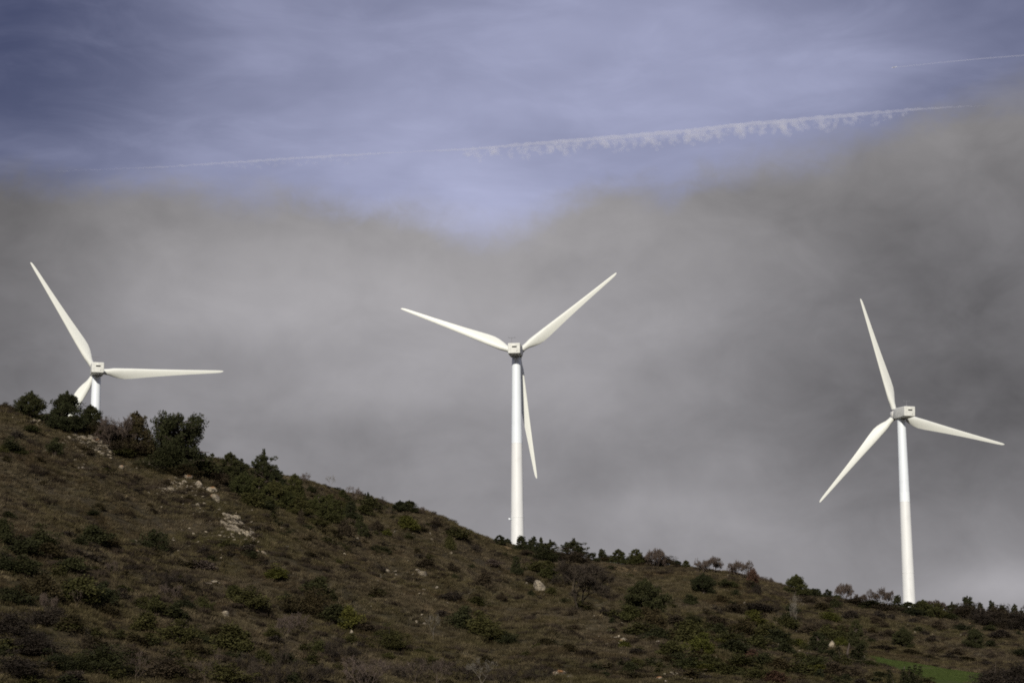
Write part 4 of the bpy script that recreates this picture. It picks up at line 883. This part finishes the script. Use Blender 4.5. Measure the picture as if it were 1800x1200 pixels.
# ------------------------------------------------------------------ contrails and the airliner, high and far
def sky_pt(px, py, alt=9000.0):
    d = ray(px, py); return EYE + d * (alt / d[2])
def puffs(name, items, mat, origin):
    bm = bmesh.new(); bmesh.ops.create_icosphere(bm, subdivisions=2, radius=1.0)
    base = np.array([v.co for v in bm.verts]); fac = np.array([[v.index for v in f.verts] for f in bm.faces]); bm.free()
    V, Q = [], []
    for (c, rx, ry, rz, th) in items:
        v = base * np.array([rx, ry, rz])
        v = np.stack([v[:, 0] * cos(th) - v[:, 2] * sin(th), v[:, 1], v[:, 0] * sin(th) + v[:, 2] * cos(th)], 1)
        Q.append(fac + len(V) * len(base)); V.append(v + (c - origin))
    return link(name, mesh_quads(name, np.concatenate(V), np.concatenate(Q), smooth=True), mat, None, origin)
def contrails():
    g = np.random.default_rng(4)
    path = [(100, 301), (300, 293), (400, 286), (520, 278), (650, 271), (720, 267), (830, 262), (960, 251), (1100, 240), (1200, 231), (1300, 220), (1400, 211), (1500, 202), (1600, 193), (1680, 188), (1740, 185)]
    px = np.array([p[0] for p in path]); py = np.array([p[1] for p in path])
    wid = lambda x: np.interp(x, [100, 250, 400, 560, 650, 720, 800, 900, 1100, 1500, 1600, 1680, 1740], [.4, .8, 1.5, 1.9, 1.5, .8, 1.7, 2.6, 3.3, 3.0, 2.0, 1.0, .3])
    items = []; x = 100.0; o = sky_pt(900, 256)
    while x < 1740:
        w = wid(x) * g.uniform(.75, 1.3); c = sky_pt(x, np.interp(x, px, py) + g.normal(0, .5)); k = np.linalg.norm(c - EYE) / F
        items.append((c, (3.2 + 1.5 * w) * k, 2.3 * w * k, .82 * w * k, -.09)); x += 2.6
    thin = []
    x = 822.0
    while x < 1600:                                        # fall streaks: curls hanging under the trail
        amp = np.interp(x, [820, 900, 1300, 1480, 1600], [.9, 1.0, 1.15, 1., .5]); y0 = np.interp(x, px, py); hang = g.uniform(7, 22) * amp; big = g.uniform(.6, 1.35)
        for j in range(int(7)):
            f = j / 6; cx, cy = x + f * g.uniform(-7, 9) + g.normal(0, 3.0), y0 + 5 + hang * f
            c = sky_pt(cx, cy); k = np.linalg.norm(c - EYE) / F; r = g.uniform(3.0, 6.6) * (1 - .3 * f) * amp * big
            thin.append((c, r * 1.25 * k, .42 * r * k, r * k, g.uniform(-.6, .6)))
        x += g.uniform(5, 26)
    for x in np.arange(400, 640, 14):
        y0 = np.interp(x, px, py) + g.uniform(4, 14); c = sky_pt(x, y0); k = np.linalg.norm(c - EYE) / F
        thin.append((c, 7 * k, 1.0 * k, 3.5 * k, g.uniform(-.5, .5)))
    a = puffs('contrail', items + thin, M['vapour'], o); tag(a, 'long ragged contrail with hanging curls crossing the whole sky', 'contrail')
    rm = a.modifiers.new('merge', 'REMESH'); rm.mode = 'VOXEL'; rm.voxel_size = 6.0; rm.use_smooth_shade = True
    it = []; o2 = sky_pt(1700, 106); x = 1576.0
    while x < 1830:
        f = (x - 1576) / 230; c = sky_pt(x, 118.5 - 21.5 * f - 1.2 * sin(f * 3.1)); k = np.linalg.norm(c - EYE) / F; w = .55 + .6 * min(f, 1)
        it.append((c, 5 * k, w * k, w * k, -.09)); x += 3.0
    t2 = puffs('contrail', it, M['vapour_thin'], o2); tag(t2, 'thin straight contrail behind the tiny airliner near the upper right', 'contrail')
    # airliner
    c = sky_pt(1571.5, 118.6); dr = sky_pt(1571.5, 118.6) - sky_pt(1700, 106); dr /= np.linalg.norm(dr)
    root = empty('airliner', c); tag(root, 'tiny white airliner at the tip of the thin straight contrail', 'airplane')
    X = Vector(dr); Y = Vector((0, 0, 1)).cross(X).normalized(); Z = X.cross(Y)
    root.matrix_world = Matrix(((X.x, Y.x, Z.x, c[0]), (X.y, Y.y, Z.y, c[1]), (X.z, Y.z, Z.z, c[2]), (0, 0, 0, 1)))
    def fus(bm): loft(bm, [[(x_, r * cos(2 * pi * i / 16), r * sin(2 * pi * i / 16) + dz) for i in range(16)] for x_, r, dz in ((-34, .3, 1.6), (-26, 1.8, .7), (-16, 3, 0), (18, 3, 0), (25, 2.6, -.2), (30, 1.4, -.6), (32, .3, -.8))])
    simple('fuselage', fus, M['aircraft'], root)
    for s in (1, -1):
        def wing(bm): loft(bm, [[(9, s * 2, -1.2), (-3, s * 2, -1.2), (-3, s * 2, -.4), (9, s * 2, -.4)], [(-8, s * 30, 1.4), (-11, s * 30, 1.4), (-11, s * 30, 1.6), (-8, s * 30, 1.6)]])
        simple('wing', wing, M['aircraft'], root)
        def tail(bm): loft(bm, [[(-25, s * .8, 1), (-31, s * .8, 1), (-31, s * .8, 1.4), (-25, s * .8, 1.4)], [(-31, s * 10, 1.8), (-33, s * 10, 1.8), (-33, s * 10, 2), (-31, s * 10, 2)]])
        simple('tailplane', tail, M['aircraft'], root)
        def eng(bm): rod(bm, (2, s * 10, -2.6), (8, s * 10, -2.6), 1.5, 16)
        simple('engine', eng, M['aircraft'], root)
    def fin(bm): loft(bm, [[(-23, -.3, 2), (-32, -.3, 2), (-32, .3, 2), (-23, .3, 2)], [(-31, -.15, 11), (-34, -.15, 11), (-34, .15, 11), (-31, .15, 11)]])
    simple('tail_fin', fin, M['aircraft'], root)
contrails()

# ------------------------------------------------------------------ sky and sun
SUN_AZ, SUN_EL = radians(188), radians(23)                 # low sun behind the camera, a little to the left
world = bpy.data.worlds.new('World'); scene.world = world; world.use_nodes = True
def build_sky():
    nt = NT(world.node_tree); bg = world.node_tree.nodes['Background']
    sky = nt.new('ShaderNodeTexSky', sky_type='NISHITA'); sky.sun_disc = False; sky.sun_elevation = SUN_EL; sky.sun_rotation = SUN_AZ; sky.altitude = 800; sky.air_density = 1.0; sky.dust_density = 0.6; sky.ozone_density = 2.5
    v = nt.new('ShaderNodeTexCoord').outputs['Generated']
    xyz = nt.new('ShaderNodeSeparateXYZ'); nt.put(xyz.inputs[0], v); X, Y, Z = xyz.outputs
    az = nt.m('ARCTAN2', X, Y); el = nt.m('ARCSINE', Z)
    S = 0.1; lin = lambda c: tuple(x / S for x in c)
    wv = nt.new('ShaderNodeCombineXYZ'); nt.put(wv.inputs[0], az); nt.put(wv.inputs[1], el); wv = wv.outputs[0]
    def stretch(sx, sy, off=(0, 0, 0)): return nt.vm('ADD', nt.vm('MULTIPLY', wv, (sx, sy, 1)), off)
    def blob(px, py, rx, ry):
        a0, e0 = az_el(px, py); dx = nt.m('DIVIDE', nt.m('SUBTRACT', az, a0), rx / F); dy = nt.m('DIVIDE', nt.m('SUBTRACT', el, e0), ry / F)
        return nt.m('EXPONENT', nt.m('MULTIPLY', nt.m('ADD', nt.m('MULTIPLY', dx, dx), nt.m('MULTIPLY', dy, dy)), -1.0))
    def total(lst):
        o = 0.0
        for p, a in lst: o = nt.m('MULTIPLY_ADD', blob(*p), a, o)
        return o
    # clear part: blue with thin lavender veils, corner vignette painted in
    blue = nt.mix(1.0, sky.outputs[0], (1.0, 0.80, 0.78), 'MULTIPLY')
    c1 = nt.noise(stretch(7, 20, (3, 1, 0)), 1.0, 4, 0.5, 0.25); c2 = nt.noise(stretch(16, 48, (8, 4, 0)), 1.0, 5, 0.6, 0.7); c3 = nt.noise(stretch(5, 9, (1, 7, 0)), 1.0, 3, 0.5, 0.4)
    veil_vignette = nt.m('ADD', nt.m('MULTIPLY', nt.ramp(c1, 0.3, 0.8), 0.30), nt.m('MULTIPLY', nt.ramp(c2, 0.35, 0.9), 0.16))
    veil_vignette = nt.m('ADD', veil_vignette, total([((860, 385, 260, 90), .38), ((900, 150, 620, 220), .16), ((1500, 60, 240, 120), .10), ((-80, -60, 520, 330), -.42), ((1860, -20, 380, 240), -.32), ((-60, 260, 320, 140), -.16), ((500, 300, 500, 90), .08)]))  # negative blobs at the top corners put lens vignette into the sky colour
    veil_vignette = nt.m('ADD', veil_vignette, 0.365, clamp=True)
    low = nt.mix(veil_vignette, lin((0.046, 0.050, 0.108)), lin((0.47, 0.485, 0.68)))
    blue = nt.mix(0.86, blue, low)
    # grey bank of stratus with a soft, wandering top
    EDGE = [(-1500, 240), (-300, 285), (0, 312), (150, 326), (300, 332), (450, 345), (600, 360), (700, 374), (760, 392), (850, 414), (930, 396), (990, 358), (1040, 332), (1110, 330), (1180, 336), (1230, 312), (1330, 290), (1450, 270), (1550, 238), (1620, 208), (1700, 182), (1800, 158), (1950, 90), (2400, 0), (3400, -100)]
    fc = nt.new('ShaderNodeFloatCurve'); cv = fc.mapping.curves[0]; LO, HI = -0.62, 0.62
    pts = []
    for p in EDGE:
        a, e = az_el(*p); pts.append((max(0, min(1, (a - LO) / (HI - LO))), e / 0.6))
    while len(cv.points) < len(pts): cv.points.new(0.5, 0.5)
    for q, p in zip(cv.points, sorted(pts)): q.location = p
    fc.mapping.update(); nt.put(fc.inputs['Value'], nt.m('DIVIDE', nt.m('SUBTRACT', az, LO), HI - LO, clamp=True))
    edge = nt.m('MULTIPLY', fc.outputs[0], 0.6)
    w1 = nt.noise(stretch(34, 48), 1.0, 5, 0.55, 0.5); w2 = nt.noise(stretch(110, 130, (2, 2, 0)), 1.0, 4, 0.6, 0.5)
    warp = nt.m('ADD', nt.m('MULTIPLY', nt.m('SUBTRACT', w1, 0.5), 0.016), nt.m('MULTIPLY', nt.m('SUBTRACT', w2, 0.5), 0.009))
    dpt = nt.m('SUBTRACT', nt.m('ADD', edge, warp), el)
    soft = nt.m('MULTIPLY_ADD', nt.noise(stretch(14, 10, (5, 0, 0)), 1.0, 2, .5), 0.024, 0.000)
    mask = nt.ramp(dpt, nt.m('MULTIPLY', soft, -1.0), nt.m('MULTIPLY_ADD', soft, 0.8, 0.002))
    n1 = nt.noise(stretch(8, 17, (4, 9, 0)), 1.0, 4, 0.5, 0.5); n2 = nt.noise(stretch(22, 32, (1, 3, 0)), 1.0, 5, 0.55, 0.5); n3 = nt.noise(stretch(70, 85, (6, 3, 0)), 1.0, 4, 0.55, 0.4)
    val = nt.m('ADD', nt.m('MULTIPLY_ADD', nt.m('SUBTRACT', n1, 0.5), 0.12, 0.272), nt.m('MULTIPLY', nt.m('SUBTRACT', n2, 0.5), 0.12))
    val = nt.m('ADD', val, nt.m('MULTIPLY', nt.m('SUBTRACT', n3, 0.5), 0.035))
    val = nt.m('ADD', val, total([((560, 490, 480, 150), .075), ((900, 560, 420, 150), .07), ((1060, 900, 300, 160), .03), ((1800, 380, 460, 240), -.085), ((1750, 720, 360, 190), -.13), ((1790, 1040, 160, 50), .06),
                                  ((1430, 640, 160, 130), -.05), ((0, 520, 170, 400), -.10), ((-100, 330, 200, 120), -.06), ((280, 375, 260, 60), -.035), ((1040, 380, 160, 50), .03), ((1560, 480, 200, 90), -.02), ((1230, 480, 200, 120), .02), ((560, 620, 300, 60), -.02), ((430, 760, 350, 70), -.02), ((860, 690, 200, 40), .03), ((1180, 890, 120, 40), .05), ((1080, 800, 150, 60), -.03), ((1770, 1030, 120, 35), .06), ((1310, 940, 70, 40), .04), ((900, 480, 260, 50), -.025), ((620, 690, 120, 50), .03), ((330, 560, 150, 40), .03), ((420, 640, 160, 50), -.03)]))
    val = nt.m('MAXIMUM', val, 0.09)
    warm = nt.mix(nt.ramp(dpt, 0.01, 0.075), (0.985, 0.955, 0.985), (0.988, 0.962, 1.012))
    comb = nt.new('ShaderNodeCombineColor'); [nt.put(comb.inputs[i], nt.m('MULTIPLY', val, 1 / S)) for i in range(3)]
    cloud = nt.mix(1.0, warm, comb.outputs[0], 'MULTIPLY')
    nt.put(bg.inputs[0], nt.mix(mask, blue, cloud)); bg.inputs[1].default_value = S
build_sky()
sun = bpy.data.lights.new('sun', 'SUN'); sun.energy = 3.6; sun.angle = radians(0.55); sun.color = (1.0, 0.955, 0.87)
so = bpy.data.objects.new('sun', sun); COL.objects.link(so)
sd = Vector((sin(SUN_AZ) * cos(SUN_EL), cos(SUN_AZ) * cos(SUN_EL), sin(SUN_EL)))
so.rotation_euler = sd.to_track_quat('Z', 'Y').to_euler(); so.location = sd * 300

vs = scene.view_settings; scene.display_settings.display_device = 'sRGB'
vs.view_transform = 'Standard'; vs.look = 'None'; vs.exposure = 0.0; vs.gamma = 1.0; vs.use_curve_mapping = False
scene.cycles.use_denoising = False; scene.cycles.max_bounces = 5; scene.cycles.diffuse_bounces = 2; scene.cycles.volume_bounces = 2
scene.cycles.transparent_max_bounces = 64; scene.cycles.sample_clamp_indirect = 3.0
scene.render.filter_size = 1.8 if hasattr(scene.render, 'filter_size') else 1.5
scene.cycles.filter_width = 1.8
